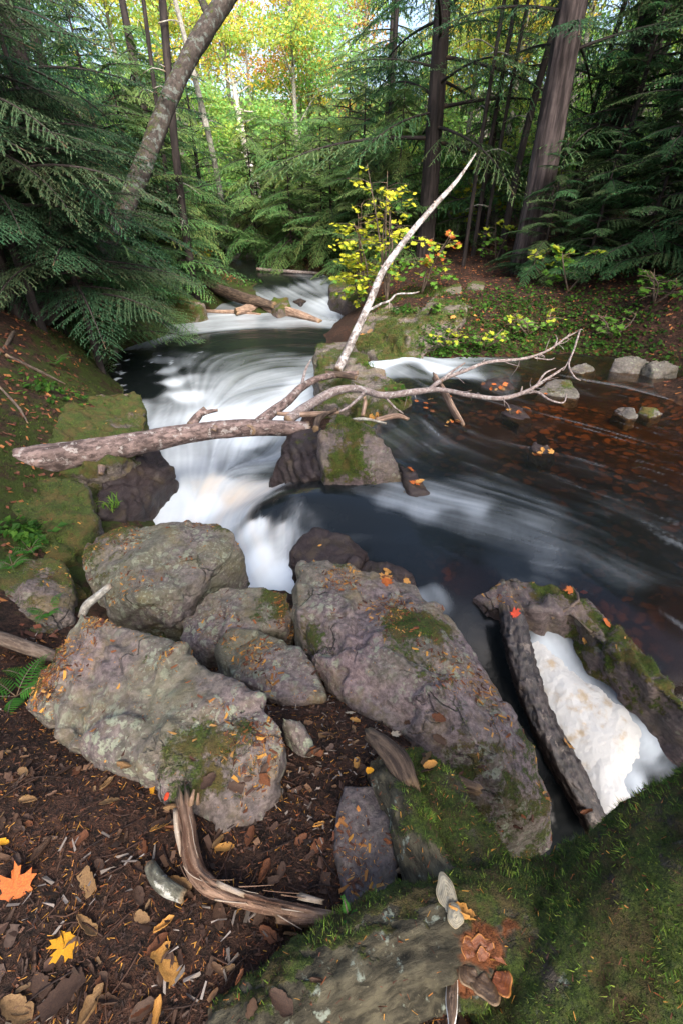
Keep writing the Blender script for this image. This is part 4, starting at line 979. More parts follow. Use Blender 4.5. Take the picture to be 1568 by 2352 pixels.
wood('branch_stub', [(880, 618, 6.2), (874, 610, 6.15)], [.02, .012], 'birch', bi, depth=True, nr=8, step=.02)
wood('branch_stub', [(1000, 470, 6.08), (996, 462, 6.05)], [.018, .01], 'birch', bi, depth=True, nr=8, step=.02)
wood('twig', [(838, 718, 6.2), (870, 700, 6.2), (895, 690, 6.2), (910, 676, 6.2), (945, 674, 6.2), (962, 670, 6.2)], [.018, .015, .014, .012, .01, .005], 'birch', bi, depth=True, nr=8, step=.03, lump=.3)
wood('twig', [(893, 690, 6.2), (893, 710, 6.2)], [.01, .005], 'birch', bi, depth=True, nr=8, step=.03)
wood('split_driftwood', [(998, 868, -.28), (1020, 905, -.36), (1042, 945, -.47), (1062, 978, -.57)], [.055, .06, .055, .045], 'driftwood', None, 'split reddish driftwood plank propped against the dead branch', 'driftwood', nr=14, step=.02, amp=.12, fl=2, lump=.15, flat=.45, seed=20, broken=1.2)
for k, (pts, rad, m, lab) in enumerate([
    ([(638, 950, -.31), (700, 952, -.33), (775, 948, -.36)], [.022, .028, .02], 'driftwood', 'grey splinter of driftwood lying across the fallen trunk'),
    ([(725, 985, -.2), (735, 960, -.2), (770, 942, -.24)], [.03, .03, .02], 'darkwood', 'dark broken stick on top of the midstream boulder'),
    ([(752, 858, -.25), (790, 862, -.26), (816, 868, -.28)], [.035, .035, .025], 'darkwood', 'short dark log end resting on the mossy islet'),
    ([(832, 955, -.38), (838, 925, -.3), (836, 912, -.24)], [.022, .02, .014], 'driftwood', 'upright splinter stuck in the debris on the islet'),
    ([(865, 965, -.42), (910, 955, -.42), (935, 962, -.48)], [.03, .03, .02], 'driftwood', 'stubby driftwood piece at the right end of the debris pile'),
    ([(770, 975, -.3), (830, 962, -.36), (885, 972, -.44)], [.016, .016, .01], 'greystick', 'thin grey stick at the bottom of the debris pile')]):
    wood('driftwood_piece', pts, rad, m, None, lab, 'driftwood', 'driftwood caught on the islet', nr=10, step=.02, amp=.1, fl=3, lump=.2, seed=30 + k, broken=1.0)
cl = wood('sunken_log', [(1172, 1405, -.47), (1180, 1450, -.53), (1192, 1510, -.6), (1215, 1590, -.68), (1248, 1670, -.75), (1290, 1750, -.81), (1330, 1820, -.87), (1372, 1900, -.95)], [.062, .072, .07, .066, .066, .064, .06, .055], 'wetlog', None, 'dark wet log lying down the chute beside the cream foam', 'log', nr=48, step=.010, amp=.20, fa=5, fl=22, lump=.42, seed=40, broken=.8)
# driftwood by the pool and far logs
wood('driftwood_log', [(455, 648, -.45), (520, 672, -.52), (580, 690, -.6), (630, 702, -.68)], [.11, .14, .12, .08], 'darkwood', None, 'mossy brown log slanting down to the back of the pool', 'log', nr=18, step=.06, amp=.12, fl=2, lump=.2, seed=41, broken=.8)
wood('driftwood_log', [(545, 715, -.8), (600, 705, -.76), (660, 715, -.8), (735, 738, -.9)], [.09, .13, .12, .05], 'driftwood', None, 'split weathered log half afloat at the back of the pool', 'log', nr=18, step=.06, amp=.14, fl=2, lump=.25, seed=42, broken=.8)
wood('driftwood_log', [(470, 715, -.85), (540, 718, -.86), (600, 724, -.9)], [.05, .06, .04], 'driftwood', None, 'thin driftwood pole lying along the edge of the pool', 'log', nr=12, step=.08, lump=.2, seed=43)
wood('far_log', [(515, 605, 17.2), (580, 588, 17.4), (650, 572, 17.6), (720, 560, 18.0)], [.2, .2, .17, .14], 'greystick', None, 'thick grey log fallen across the far bend of the stream', 'log', depth=True, nr=16, step=.12, lump=.15, seed=44)
wood('far_log', [(590, 618, -.38), (680, 625, -.42), (735, 628, -.42)], [.045, .05, .035], 'branch', None, 'thin pale log across the far stream', 'log', nr=10, step=.12, lump=.15, seed=45)
wood('far_log', [(560, 612, 17.0), (620, 600, 16.8), (690, 585, 16.6)], [.06, .05, .04], 'greystick', None, 'thin grey pole beneath the thick far log', 'log', depth=True, nr=10, step=.12, seed=46)
# foreground sticks
wood('grey_stick', [(190, 1412, -.12), (200, 1390, -.08), (225, 1370, -.06), (254, 1346, -.03)], [.02, .022, .02, .016], 'greystick', None, 'short bleached stick poking up behind the huge boulder', 'stick', nr=12, step=.015, lump=.25, seed=50, broken=.8)
wood('brown_stick', [(-80, 1450, -.18), (0, 1466, -.22), (70, 1490, -.28), (140, 1512, -.33)], [.036, .034, .034, .03], 'brownstick', None, 'brown barked stick entering from the left edge behind the boulder', 'stick', nr=14, step=.02, lump=.12, seed=51)
rb = empty('rotten_branch', at(480, 2010, 0))
tag(rb, 'pale rotten branch bent like a hook in the leaf litter', 'branch')
wood('limb', [(425, 1850, .05), (432, 1900, .05), (440, 1960, .045), (465, 2020, .04), (520, 2052, .035), (600, 2075, .035), (680, 2092, .035), (765, 2105, .04)], [.030, .031, .030, .028, .024, .022, .021, .013], 'rotten', rb, nr=30, step=.008, amp=.34, fa=3.5, fl=7, lump=.3, seed=52, broken=2.2, flat=.7)
_rp = catmull(W([(425, 1850, .05), (432, 1900, .05), (440, 1960, .045), (465, 2020, .04), (520, 2052, .035), (600, 2075, .035), (680, 2092, .035), (765, 2105, .04)]), .01)
_rr = np.random.default_rng(31)
for k in range(24):
    i = int(_rr.integers(2, len(_rp) - 12)); n_ = int(_rr.integers(5, 12))
    seg = _rp[i:i + n_:2]
    off = np.array([_rr.normal() * .018, _rr.normal() * .014, .012 + abs(_rr.normal()) * .012])
    seg = seg + off + np.linspace(0, 1, len(seg))[:, None] * np.array([_rr.normal() * .012, _rr.normal() * .012, _rr.uniform(-.004, .012)])
    if len(seg) < 3: continue
    V, F, A = tube(seg, np.linspace(_rr.uniform(.002, .005), .0012, len(seg)), nr=6, step=.012, lump=.3, flat=.5, seed=k)
    mk('splinter', V, F, M['rotten' if k % 3 else 'palewood'], rb, A)
for k, (pts, rad) in enumerate([([(640, 2108, .03), (700, 2112, .035), (768, 2112, .035)], [.013, .016, .009]), ([(405, 1862, .05), (410, 1910, .04), (418, 1960, .03)], [.008, .01, .006]), ([(440, 1842, .07), (446, 1815, .09)], [.01, .004]), ([(690, 2060, .04), (740, 2072, .05)], [.008, .005]), ([(455, 1845, .07), (456, 1822, .1)], [.006, .003]), ([(500, 2030, .06), (560, 2056, .06)], [.007, .005])]):
    wood('splinter', pts, rad, 'palewood' if k % 2 else 'rotten', rb, nr=8, step=.012, amp=.2, lump=.2, seed=60 + k, broken=1.2)
wood('grey_stick', [(345, 1988, .02), (362, 2018, .025), (385, 2040, .025), (422, 2058, .02)], [.016, .019, .019, .016], 'olivestick', None, 'short thick grey-green stick left of the rotten branch', 'stick', nr=16, step=.01, lump=.12, amp=.05, seed=53, broken=.4)
wood('broken_branch', [(852, 1690, .02), (880, 1715, .04), (915, 1755, .05), (935, 1800, .04)], [.02, .03, .036, .03], 'darkwood', None, 'dark jagged broken branch leaning on the mossy root', 'branch', nr=20, step=.01, amp=.22, fl=3, lump=.25, seed=54, broken=1.6)
wood('bark_piece', [(990, 1775, -.02), (1040, 1795, -.02), (1095, 1815, -.03)], [.022, .03, .022], 'darkwood', None, 'dark chunk of rotten wood at the foot of the banded slab', 'wood', nr=14, step=.012, amp=.18, lump=.3, seed=55, flat=.6, broken=.8)
wood('brown_stick', [(905, 2003, .01), (960, 1985, .0)], [.009, .007], 'brownstick', None, 'short brown twig lying between the flat slab and the mossy root', 'stick', nr=8, step=.02, seed=56)

# ------------------------------------------------------------------ the mossy tree beside the camera
mt = empty('mossy_tree', at(1150, 2180, 0.0))
tag(mt, 'huge moss-covered leaning trunk with spreading roots at the bottom right', 'tree')
MT, MTM = [], []
def mossy_limb(name, pts, rad, mat, mossf, **kw):
    V, F, A = tube(W(pts), rad, **kw)
    Nn = normals(V, F)
    V = V + Nn * (.014 * np.abs(fbm(V * 13, 3, 91)) + .008 * fbm(V * 30, 3, 92) + .024 * fbm(V * 5, 3, 93))[:, None]
    dr = np.linalg.norm((V - at(1105, 2190, .15)) * np.array([1, .75, .6]), axis=1) + .11 * fbm(V * 9, 4, 95)
    A['rot'] = 1.0 * sstep(.105, .02, dr)
    A['moss'] = np.clip(mossf(V, Nn) + .75 * fbm(V * 4.5, 4, 96) + .3 * fbm(V * 15, 3, 97), 0, 1)
    o = mk(name, V, F, M[mat], mt, A)
    MT.append((V, F)); MTM.append(A['moss'] * (1 - sstep(.2, .6, A['rot'])))
    return o
mossy_limb('trunk', [(1330, 2620, -.25), (1280, 2440, -.06), (1320, 2310, .06), (1430, 2200, .16), (1568, 2110, .26), (1800, 2000, .42), (2300, 1770, .8)], [.24, .2, .185, .19, .2, .205, .21], 'moss_trunk', lambda V, N: .95 + .1 * N[:, 1], nr=96, step=.011, amp=.05, fa=5, fl=14, lump=.14, seed=70)
mossy_limb('root', [(1450, 2180, .08), (1280, 2170, .05), (1130, 2150, .07), (1020, 2155, .085), (920, 2185, .08), (800, 2245, .06), (680, 2315, .03), (520, 2410, -.03)], [.2, .165, .13, .11, .105, .1, .095, .08], 'moss_root', lambda V, N: np.where(V[:, 0] > .27, .8, .36) + .6 * sstep(-.05, .5, N[:, 1]), nr=64, step=.011, amp=.11, fa=6, fl=26, lump=.14, seed=71)
mossy_limb('root', [(1180, 2180, .02), (1060, 2110, .03), (1010, 2030, .05), (960, 1930, .04), (915, 1840, .0), (870, 1770, -.07)], [.12, .11, .085, .075, .07, .05], 'moss_root', lambda V, N: .42 + .35 * N[:, 0], nr=44, step=.012, amp=.06, fa=5, fl=16, lump=.18, seed=72)
mossy_limb('root', [(1260, 2180, .0), (1130, 2090, .02), (1080, 1990, .03), (1035, 1900, .0), (990, 1810, -.05), (950, 1745, -.12)], [.13, .12, .1, .09, .075, .04], 'moss_root', lambda V, N: .85 + .1 * N[:, 0], nr=44, step=.012, amp=.06, fa=5, fl=16, lump=.2, seed=73)

# ------------------------------------------------------------------ foliage builders
def col(rgb, n, var=0.25, seed=0, hue=0.0):
    r = np.random.default_rng(seed)
    k = 1 + var * (r.random((n, 1)) * 2 - 1)
    c = np.array(rgb)[None] * k
    if hue:
        c[:, 0] *= 1 + hue * (r.random(n) * 2 - 1)
    return np.c_[np.clip(c, 0, 1), np.ones(n)]

def sprig_quads(base, tip, width, up, rgb):
    """Narrow leaf-shaped quads from base to tip (n x 3)."""
    d = tip - base
    side = np.cross(d, up)
    side /= np.linalg.norm(side, axis=1)[:, None] + 1e-9
    m = base + d * 0.42
    V = np.stack([base, m + side * width[:, None] / 2, tip, m - side * width[:, None] / 2], 1).reshape(-1, 3)
    Q = np.arange(len(V)).reshape(-1, 4)
    return V, Q, np.repeat(rgb, 4, 0)

def hemlock_branch(L, seed, density=1.0, tw=0.020, tl=0.085):
    """A flat drooping hemlock bough along +X: woody axis points and its green sprays."""
    r = np.random.default_rng(seed)
    rise, droop = r.uniform(.0, .22), r.uniform(.16, .30)
    bend = r.uniform(-.12, .12)
    ax = lambda x: np.stack([x, bend * x * x / L, rise * x - droop * x * x / L * (0.6 + 0.6 * x / L)], -1)
    nb = int(L / 0.056 * density)
    xs = np.linspace(0.12 * L, L * 0.99, nb) + r.uniform(-.02, .02, nb)
    B, T = [], []
    side = np.where(np.arange(nb) % 2 == 0, 1.0, -1.0)
    tips = []
    for x, s in zip(xs, side):
        u = x / L
        l = L * 0.40 * (1 - u) ** 0.75 * min(1, 0.45 + u * 2.2) * r.uniform(.65, 1.15) + 0.10
        ang = R(r.uniform(48, 68)) * s * (1 - 0.35 * u)
        b0 = ax(np.array([x]))[0]
        d = np.array([math.cos(ang), math.sin(ang), r.uniform(-.15, .05)])
        n = max(3, int(l / 0.030 * density))
        t = np.linspace(0.04, 1.0, n)
        pts = b0 + d * (t * l)[:, None] + np.array([0, 0, -1]) * (0.22 * l * t ** 2)[:, None]
        sd = np.where(np.arange(n) % 2 == 0, 1.0, -1.0)
        a2 = ang + sd * R(48) + r.uniform(-.4, .4, n)
        ll = tl * (1.05 - 0.6 * t) * r.uniform(.45, 1.35, n) * (0.6 + 0.6 * min(1, l / 0.6))
        tp = pts + np.stack([np.cos(a2) * ll, np.sin(a2) * ll, -r.uniform(.1, .7, n) * ll + r.uniform(-.02, .02, n)], -1)
        B.append(pts); T.append(tp)
        B.append(pts[:-1]); T.append(pts[1:] + (pts[1:] - pts[:-1]) * 0.6)
    B, T = np.vstack(B), np.vstack(T)
    wood_ = ax(np.linspace(0, L * 0.95, 7))
    return B, T, wood_, L

BR = [hemlock_branch(2.0, 100 + k) for k in range(6)]
BRF = [hemlock_branch(2.0, 140 + k, 1.5, .016, .055) for k in range(5)]

def branch_arrays(br, scale, az, pitch, pos, roll=0.0):
    B, T, wd, L = br
    M_ = (Matrix.Rotation(az, 3, 'Z') @ Matrix.Rotation(-pitch, 3, 'Y') @ Matrix.Rotation(roll, 3, 'X'))
    M_ = np.array(M_) * scale
    return B @ M_.T + pos, T @ M_.T + pos, wd @ M_.T + pos

HEM = [(0.046, 0.096, 0.048), (0.060, 0.135, 0.056), (0.056, 0.125, 0.046)]

def hemlock(name, H, z0, n, spread, seed, r0=.16, cone=.78, jit=1.0, tone=1, bark='bark_dark', fine=False, lean=(0, 0), rgb=None, dead=0, maxz=99, azr=None, width=.021):
    """Meshes of one hemlock: trunk and crown (boughs with needle sprays), in local frame."""
    r = np.random.default_rng(seed)
    path = [(0, 0, -.3), (lean[0] * .1, lean[1] * .1, H * .15), (lean[0] * .45, lean[1] * .45, H * .5), (lean[0], lean[1], H)]
    V, F, A = tube(path, [r0 * 1.25, r0, r0 * .75, r0 * .12], nr=56 if r0 > .17 else 14, step=.08, amp=.14 if r0 > .17 else .05, fa=8 if r0 > .17 else 5, fl=1.0, lump=.06, seed=seed)
    trunk = mesh('trunk', V, F, A)
    trunk.materials.append(M[bark])
    qs, wood_ = [], []
    src = BRF if fine else BR
    for k in range(n):
        u = (k + r.random()) / n
        z = z0 + (H - z0) * u ** 1.15
        if z > maxz: continue
        s = spread * (1 - cone * (z - z0) / (H - z0 + 1e-6)) * r.uniform(1 - .35 * jit, 1 + .15 * jit) / 2.0
        az = r.uniform(*azr) if azr else k * 2.4 + r.uniform(-.5, .5)
        f = z / H
        pos = np.array([lean[0] * f ** 1.2, lean[1] * f ** 1.2, z])
        B, T, wd = branch_arrays(src[r.integers(len(src))], s, az, R(r.uniform(-16 * jit, 14 * jit)), pos, r.uniform(-.3, .3))
        base = np.array(rgb if rgb is not None else HEM[tone % 3])
        c = col(base * r.uniform(.7, 1.35), len(B), .3, seed * 100 + k, .25)
        c[:, 0] *= r.uniform(.8, 1.45)
        dd_ = np.random.default_rng(k).random(len(c)) < .035
        c[dd_, :3] = (.06, .042, .03)
        tipl = np.linalg.norm(B[:, :2] - pos[:2], axis=1)
        qs.append(sprig_quads(B, T, np.full(len(B), width * (0.6 + 0.4 * s)), np.tile([0, 0, 1.0], (len(B), 1)), c))
        V, F, A = tube(wd, np.linspace(.018 * s + .006, .004, len(wd)), nr=5, step=.25)
        wood_.append((V, F, A))
    V = np.vstack([q[0] for q in qs]); Cc = np.vstack([q[2] for q in qs])
    crown = mesh('crown', V, np.arange(len(V)).reshape(-1, 4), {'tint': Cc}, False)
    crown.materials.append(M['foliage_hemlock'])
    V, F, A = merge(wood_)
    limbs = mesh('limbs', V, F, A)
    limbs.materials.append(M['bark_dark'])
    return trunk, crown, limbs

def leaf_cards(P, size, rgb, seed, flat=0.6):
    """Folded leaf-shaped faces (two tris sharing a midrib) at points P."""
    r = np.random.default_rng(seed)
    n = len(P)
    d = r.normal(size=(n, 3)); d[:, 2] = d[:, 2] * .5 - .25
    d /= np.linalg.norm(d, axis=1)[:, None]
    up = r.normal(size=(n, 3)) * (1 - flat) + np.array([0, 0, 1.0]) * flat
    s = np.cross(d, up); s /= np.linalg.norm(s, axis=1)[:, None] + 1e-9
    nn = np.cross(s, d)
    L = size * r.uniform(.6, 1.3, n)[:, None]
    a = P - d * L * .5; t = P + d * L * .5
    l = P + s * L * .42 + nn * L * .12 - d * L * .06; q = P - s * L * .42 + nn * L * .12 - d * L * .06
    V = np.stack([a, l, t, q], 1).reshape(-1, 3)
    k = np.arange(n) * 4
    F = np.vstack([np.stack([k, k + 1, k + 2], 1), np.stack([k, k + 2, k + 3], 1)])
    return V, F, np.repeat(rgb, 4, 0)

def broadleaf(H, z0, spread, nl, palette, seed, r0=.12, size=.11, bark='greystick', clumps=46, lean=(0, 0)):
    r = np.random.default_rng(seed)
    path = [(0, 0, -.3), (lean[0] * .3, lean[1] * .3, H * .3), (lean[0], lean[1], H)]
    V, F, A = tube(path, [r0 * 1.2, r0, r0 * .2], nr=10, step=.3, lump=.08, seed=seed)
    trunk = mesh('trunk', V, F, A); trunk.materials.append(M[bark])
    Ps, Cs, limbs = [], [], []
    pal = np.array(palette)
    for k in range(clumps):
        u = r.random()
        z = z0 + (H - z0) * u
        rad = spread * math.sin(math.pi * min(.95, .25 + .7 * u)) * math.sqrt(r.random()) * 1.05
        az = r.uniform(0, 2 * math.pi)
        c = np.array([math.cos(az) * rad + lean[0] * u, math.sin(az) * rad + lean[1] * u, z])
        cr = spread * r.uniform(.11, .24)
        m = int(nl / clumps * r.uniform(.5, 1.5))
        g = r.normal(size=(m, 3)) * np.array([cr, cr, cr * .38])
        Ps.append(c + g + np.array([0, 0, -.12]) * (np.hypot(g[:, 0], g[:, 1]) / cr)[:, None] * cr)
        f = np.clip(u + r.normal() * .22, 0, .999) * (len(pal) - 1)
        base = pal[int(f)] * (1 - f % 1) + pal[min(int(f) + 1, len(pal) - 1)] * (f % 1)
        Cs.append(col(base, m, .3, seed * 50 + k, .3))
        V, F, A = tube([(lean[0] * u * .8, lean[1] * u * .8, max(z - rad * .7, .2)), c * .55 + np.array([lean[0] * u, lean[1] * u, z - .1]) * .45, c], [r0 * .25, r0 * .15, .008], nr=5, step=.4)
        limbs.append((V, F, A))
    P, Cc = np.vstack(Ps), np.vstack(Cs)
    V, F, c4 = leaf_cards(P, size, Cc, seed)
    crown = mesh('crown', V, F, {'tint': c4}, False); crown.materials.append(M['foliage'])
    V, F, A = merge(limbs)
    lm = mesh('limbs', V, F, A); lm.materials.append(M[bark])
    return trunk, crown, lm

def plant_tree(name, meshes, x, y, rz, s, label, cat='tree', group=None, sink=0.0, z=None):
    o = empty(name, (x, y, (gz(x, y) if z is None else z) - sink), rz)
    o.scale = (s, s, s)
    tag(o, label, cat, group)
    for nm, me in zip(('trunk', 'crown', 'limbs'), meshes):
        c = link(nm, me, None, o)
        if nm == 'crown':
            c['kind'] = 'stuff'
    return o

def gp(px, Y):
    t = Y * CP + CAMZ * SP
    return (px - 784.0) / FPX * t, Y

HA = hemlock('hemlock', 8.5, 0.6, 64, 3.0, 1, r0=.16, tone=0, maxz=4.9)
HN = hemlock('hemlock', 6.5, 1.15, 84, 2.3, 11, r0=.05, tone=0, fine=True, maxz=3.9, width=.015)
HB = hemlock('hemlock', 9.0, 1.6, 52, 3.4, 2, r0=.18, tone=1, maxz=7.5)
HC = hemlock('hemlock', 5.0, 0.25, 56, 2.2, 3, r0=.07, tone=2)
HD = hemlock('hemlock', 3.2, 0.15, 46, 1.7, 4, r0=.04, tone=1, fine=True)
HL = hemlock('hemlock', 6.0, 0.3, 84, 3.0, 8, r0=.06, cone=.6, jit=2.0, rgb=(.13, .24, .08), width=.030)
HBIG = hemlock('hemlock', 10, 2.4, 46, 4.2, 5, r0=.19, tone=1, bark='bark_dark', lean=(-.1, .3))
HGREY = hemlock('hemlock', 10, 3.4, 40, 3.6, 6, r0=.25, tone=0, bark='bark_grey', lean=(-.3, 0))

# --- named trees
x, y = gp(972, 13.5)
plant_tree('hemlock', HBIG, x, y, 0.4, 1.0, 'big dark-trunked hemlock behind the yellow maple, right of centre')
x, y = gp(1198, 11.2)
plant_tree('hemlock', HGREY, x, y, 0, 1.0, 'thick grey furrowed trunk standing on the right bank')

# --- rows of hemlocks: (mesh set, px, distance, turn, size)
rows_left = [(HN, -80, 6.2, 0.3, 1.0), (HN, 100, 6.7, 2.3, 1.0), (HN, 200, 7.4, .9, .9), (HA, 60, 9.0, 0.3, 1.0), (HA, 200, 10.5, 2.0, 1.0), (HB, -150, 7.5, 1.1, 1.0), (HB, 120, 12.5, 2.6, 1.0), (HC, 300, 12.2, 0.7, 1.0), (HL, 390, 14.8, 1.9, .8), (HD, 380, 13.2, 3.0, 1.0), (HC, 130, 8.2, 5.0, .9), (HD, 330, 11.6, .2, 1.0), (HB, 20, 16, 3.3, 1.1), (HA, 220, 15, 0.2, 1.0), (HD, 230, 9.2, 1.2, .9), (HL, 420, 18.5, 2.4, .8), (HL, 350, 12.6, 3.1, .7), (HC, 480, 20, 3.7, 1.1), (HA, 390, 17.5, 1.7, 1.0), (HC, 420, 12.8, 2.0, .6)]
rows_right = [(HA, 1130, 17, 1.2, 1.0), (HB, 1330, 13.0, .5, 1.0), (HA, 1420, 12.0, 2.4, 1.0), (HB, 1560, 11.0, 3.9, 1.0), (HC, 1480, 10.0, .8, 1.0), (HD, 1440, 9.3, 2.9, .9), (HC, 1350, 11.5, 4.2, .9), (HD, 1560, 8.9, .4, 1.0), (HC, 1090, 14.5, 2.2, 1.0), (HB, 1760, 8.5, .2, 1.0), (HB, 1950, 6.2, 1.9, 1.0), (HB, 1720, 12.5, 3.0, 1.1), (HL, 880, 18, .4, 1.0), (HL, 740, 19.0, 2.0, .7), (HC, 830, 16.0, 1.0, .8), (HC, 1250, 19, 4.4, 1.0), (HL, 1000, 20, 3.1, 1.1), (HL, 905, 14.2, 3.7, .6), (HD, 1230, 10.5, 1.7, .7), (HD, 1330, 9.8, 3.3, .7), (HL, 700, 21, .9, .6), (HL, 640, 20, .9, .65), (HL, 600, 22, .9, .6), (HL, 800, 22, .9, .9), (HL, 670, 17.5, 2.9, .6), (HL, 760, 16.5, .3, .6), (HL, 590, 19, 5.0, .7), (HL, 820, 14.8, 1.3, .5), (HA, 880, 21, 2.6, 1.1)]  # those past the right edge are added to darken the stream's reflections
SIZE = {id(HA): 'tall dark', id(HB): 'tall high-branched', id(HC): 'half-grown', id(HD): 'low bushy', id(HL): 'pale green young', id(HN): 'fine-needled drooping'}
def zone(px, Y, bank):
    if bank == 'left':
        return ('beyond the left edge behind the bank' if px < 0 else 'at the far left above the curved trunk base' if px < 180 and Y < 11 else 'deep in the wood behind the leaning tree' if px < 260 else 'overhanging the back of the pool' if Y < 13.5 else 'beside the far bend of the stream')
    return ('added beyond the right edge to darken the stream reflections' if px > 1600 else 'drooping over the far right bank' if px > 1300 and Y < 11 else 'deep in the wood right of the grey furrowed trunk' if px > 1210 else 'between the two thick trunks' if px > 985 and Y < 18 else 'behind the big dark-trunked hemlock' if px > 840 else 'closing the valley behind the far cascade')
for bank, rows in (('left', rows_left), ('right', rows_right)):
    for k, (ms, px, Y, rz, s) in enumerate(rows):
        x, y = gp(px, Y)
        lab = SIZE[id(ms)] + ' hemlock ' + zone(px, Y, bank)
        plant_tree('hemlock', ms, x, y, rz, s, lab, group=lab.split(' hemlock ')[0] + ' hemlocks ' + zone(px, Y, bank))

# --- the broadleaf trees glowing at the end of the valley
YG, YE, OR, LG, GR = (.40, .56, .13), (.66, .54, .08), (.72, .38, .12), (.26, .46, .13), (.2, .4, .1)
BA = broadleaf(10, 1.0, 3.4, 9000, [LG, YG, YE, YE, OR, OR], 1, size=.135)
BB = broadleaf(9, .6, 3.2, 9000, [GR, LG, LG, YG], 2, size=.13)
BC = broadleaf(8, .5, 2.6, 8000, [LG, LG, YG, YE], 3, size=.12)
far_b = [(BC, 1120, 15.5, 1.7, .7), (BC, 1040, 17, .2, .7), (BC, 1450, 14.5, 3.7, .75), (BC, 1480, 16.5, 2.2, .9), (BC, 1240, 18, .7, .9), (BC, 1390, 19, 5.1, 1.0), (BC, 500, 25, 4.4, 1.0), (BC, 690, 26, .4, 1.0), (BA, 700, 29, .4, .78), (BA, 600, 31, 1.4, .8), (BC, 560, 27, 1.4, 1.0), (BB, 720, 28, 2.4, 1.0), (BA, 520, 34, 3.0, 1.1), (BA, 760, 34, 4.0, .95), (BB, 830, 33, .9, 1.1), (BC, 450, 24, 2.9, 1.0), (BB, 430, 30, 1.9, 1.1), (BC, 350, 25, .6, 1.0), (BB, 950, 30, 3.5, 1.1), (BC, 1080, 25, 5.5, 1.0), (BC, 1450, 22, 1.0, 1.0), (BC, 1330, 24, 4.1, 1.1), (BB, 250, 27, 2.2, 1.1), (BC, 1250, 28, 3.4, 1.1), (BC, 1560, 20, .2, 1.0), (BB, 100, 30, .3, 1.2), (BB, 1150, 36, .3, 1.3)]
for k, (ms, px, Y, rz, s) in enumerate(far_b):
    x, y = gp(px, Y)
    lab = {id(BA): 'tall maple with yellow and orange autumn crown', id(BB): 'light green broadleaf tree far behind the hemlocks', id(BC): 'yellow-green broadleaf tree glowing behind the hemlocks'}[id(ms)]
    g = {id(BA): 'orange-topped maples', id(BB): 'light green far trees', id(BC): 'yellow-green trees behind the hemlocks'}[id(ms)]
    place = ' on the left' if px < 480 else ' in the centre gap' if px < 800 else ' between the thick trunks' if px < 1210 else ' at the right'
    plant_tree('maple_tree', ms, x, y, rz, s, lab + place, 'tree', g + place)

# --- leaning tree on the left bank
lt = empty('leaning_tree', at(90, 720, .1))
tag(lt, 'lichen-spotted tree curving up from the left bank and leaning right', 'tree')
P = np.vstack([at(70, 735, -.05)[None], WD([(110, 712, 7.0), (160, 668, 7.2), (215, 610, 7.4), (262, 540, 7.6), (310, 430, 7.8), (350, 330, 8.0), (395, 215, 8.2), (455, 95, 8.4), (530, -20, 8.6), (620, -170, 8.9), (700, -330, 9.2)])])
V, F, A = tube(P, [.22, .17, .16, .155, .15, .148, .148, .15, .155, .155, .14, .1], nr=30, step=.06, amp=.05, fa=4, fl=5, lump=.14, seed=80)
mk('trunk', V, F, M['bark_lichen'], lt, A)
V, F, A = tube(WD([(480, 40, 8.5), (440, -60, 8.6), (380, -200, 8.7)]), [.07, .06, .03], nr=12, step=.06, lump=.2, seed=81)
mk('limb', V, F, M['bark_lichen'], lt, A)
# --- thin stems
stems = [('slender_tree', 440, 12.5, .085, (.30, .2), 'slender dark stem just right of the leaning tree', 'bark_dark'), ('slender_tree', 418, 13.5, .05, (.15, .2), 'thinnest dark stem beside the slender left stem', 'bark_dark'), ('slender_tree', 60, 6.8, .08, (-.1, 0), 'straight dark trunk at the far left behind the boughs', 'bark_dark'),
         ('slender_tree', 1345, 15.5, .28, (.9, .2), 'dark trunk leaning right behind the grey furrowed trunk', 'bark_dark'), ('slender_tree', 1300, 16.5, .2, (.9, .2), 'narrower dark trunk between two thick trunks on the right', 'bark_dark'), ('slender_tree', 1140, 12.5, .07, (.55, 0), 'thin sapling trunk left of the grey furrowed trunk', 'bark_dark'), ('slender_tree', 1080, 13.2, .045, (.2, 0), 'thin straight sapling midway between the two thick trunks', 'bark_dark'), ('slender_tree', 1060, 12.4, .04, (.15, 0), 'thin straight sapling nearest the big dark trunk', 'bark_dark'), ('slender_tree', 1100, 12.8, .035, (.2, 0), 'thinnest sapling right of the big dark trunk', 'bark_dark'),
         ('slender_tree', 1270, 13.5, .05, (.3, 0), 'thin sapling right of the grey furrowed trunk', 'bark_dark'), ('slender_tree', 1420, 11.8, .04, (.5, 0), 'thin leaning sapling in the dark right wood', 'bark_dark'), ('slender_tree', 525, 20, .1, (-.5, 0), 'pale thin trunk leaning left above the far stream', 'greystick'), ('slender_tree', 880, 17, .08, (.05, 0), 'dark stem left of the big dark trunk', 'bark_dark')]
for nm, px, Y, r0, lean, lab, bk in stems:
    x, y = gp(px, Y); z = gz(x, y)
    o = tag(empty(nm, (x, y, z)), lab, 'tree')
    H = 8.5
    V, F, A = tube(np.array([(0, 0, -.2), (lean[0] * .2, lean[1] * .2, H * .3), (lean[0], lean[1], H * .65), (lean[0] * 2, lean[1] * 2, H)]) + np.array([x, y, z]), [r0 * 1.2, r0, r0 * .8, r0 * .4], nr=14, step=.12, amp=.05, lump=.1, fl=2, seed=int(px))
    mk('trunk', V, F, M[bk], o, A)
    r = np.random.default_rng(int(px))
    for k in range(7):
        zz = r.uniform(.8, 5); az = r.uniform(0, 6.28); l = r.uniform(.4, 1.1)
        p0 = np.array([x + lean[0] * zz / H, y, z + zz])
        V, F, A = tube([p0, p0 + np.array([math.cos(az) * l * .5, math.sin(az) * l * .5, .1 * l]), p0 + np.array([math.cos(az) * l, math.sin(az) * l, -.1 * l])], [.014, .01, .004], nr=5, step=.1)
        mk('dead_twig', V, F, M['greystick'], o, A)
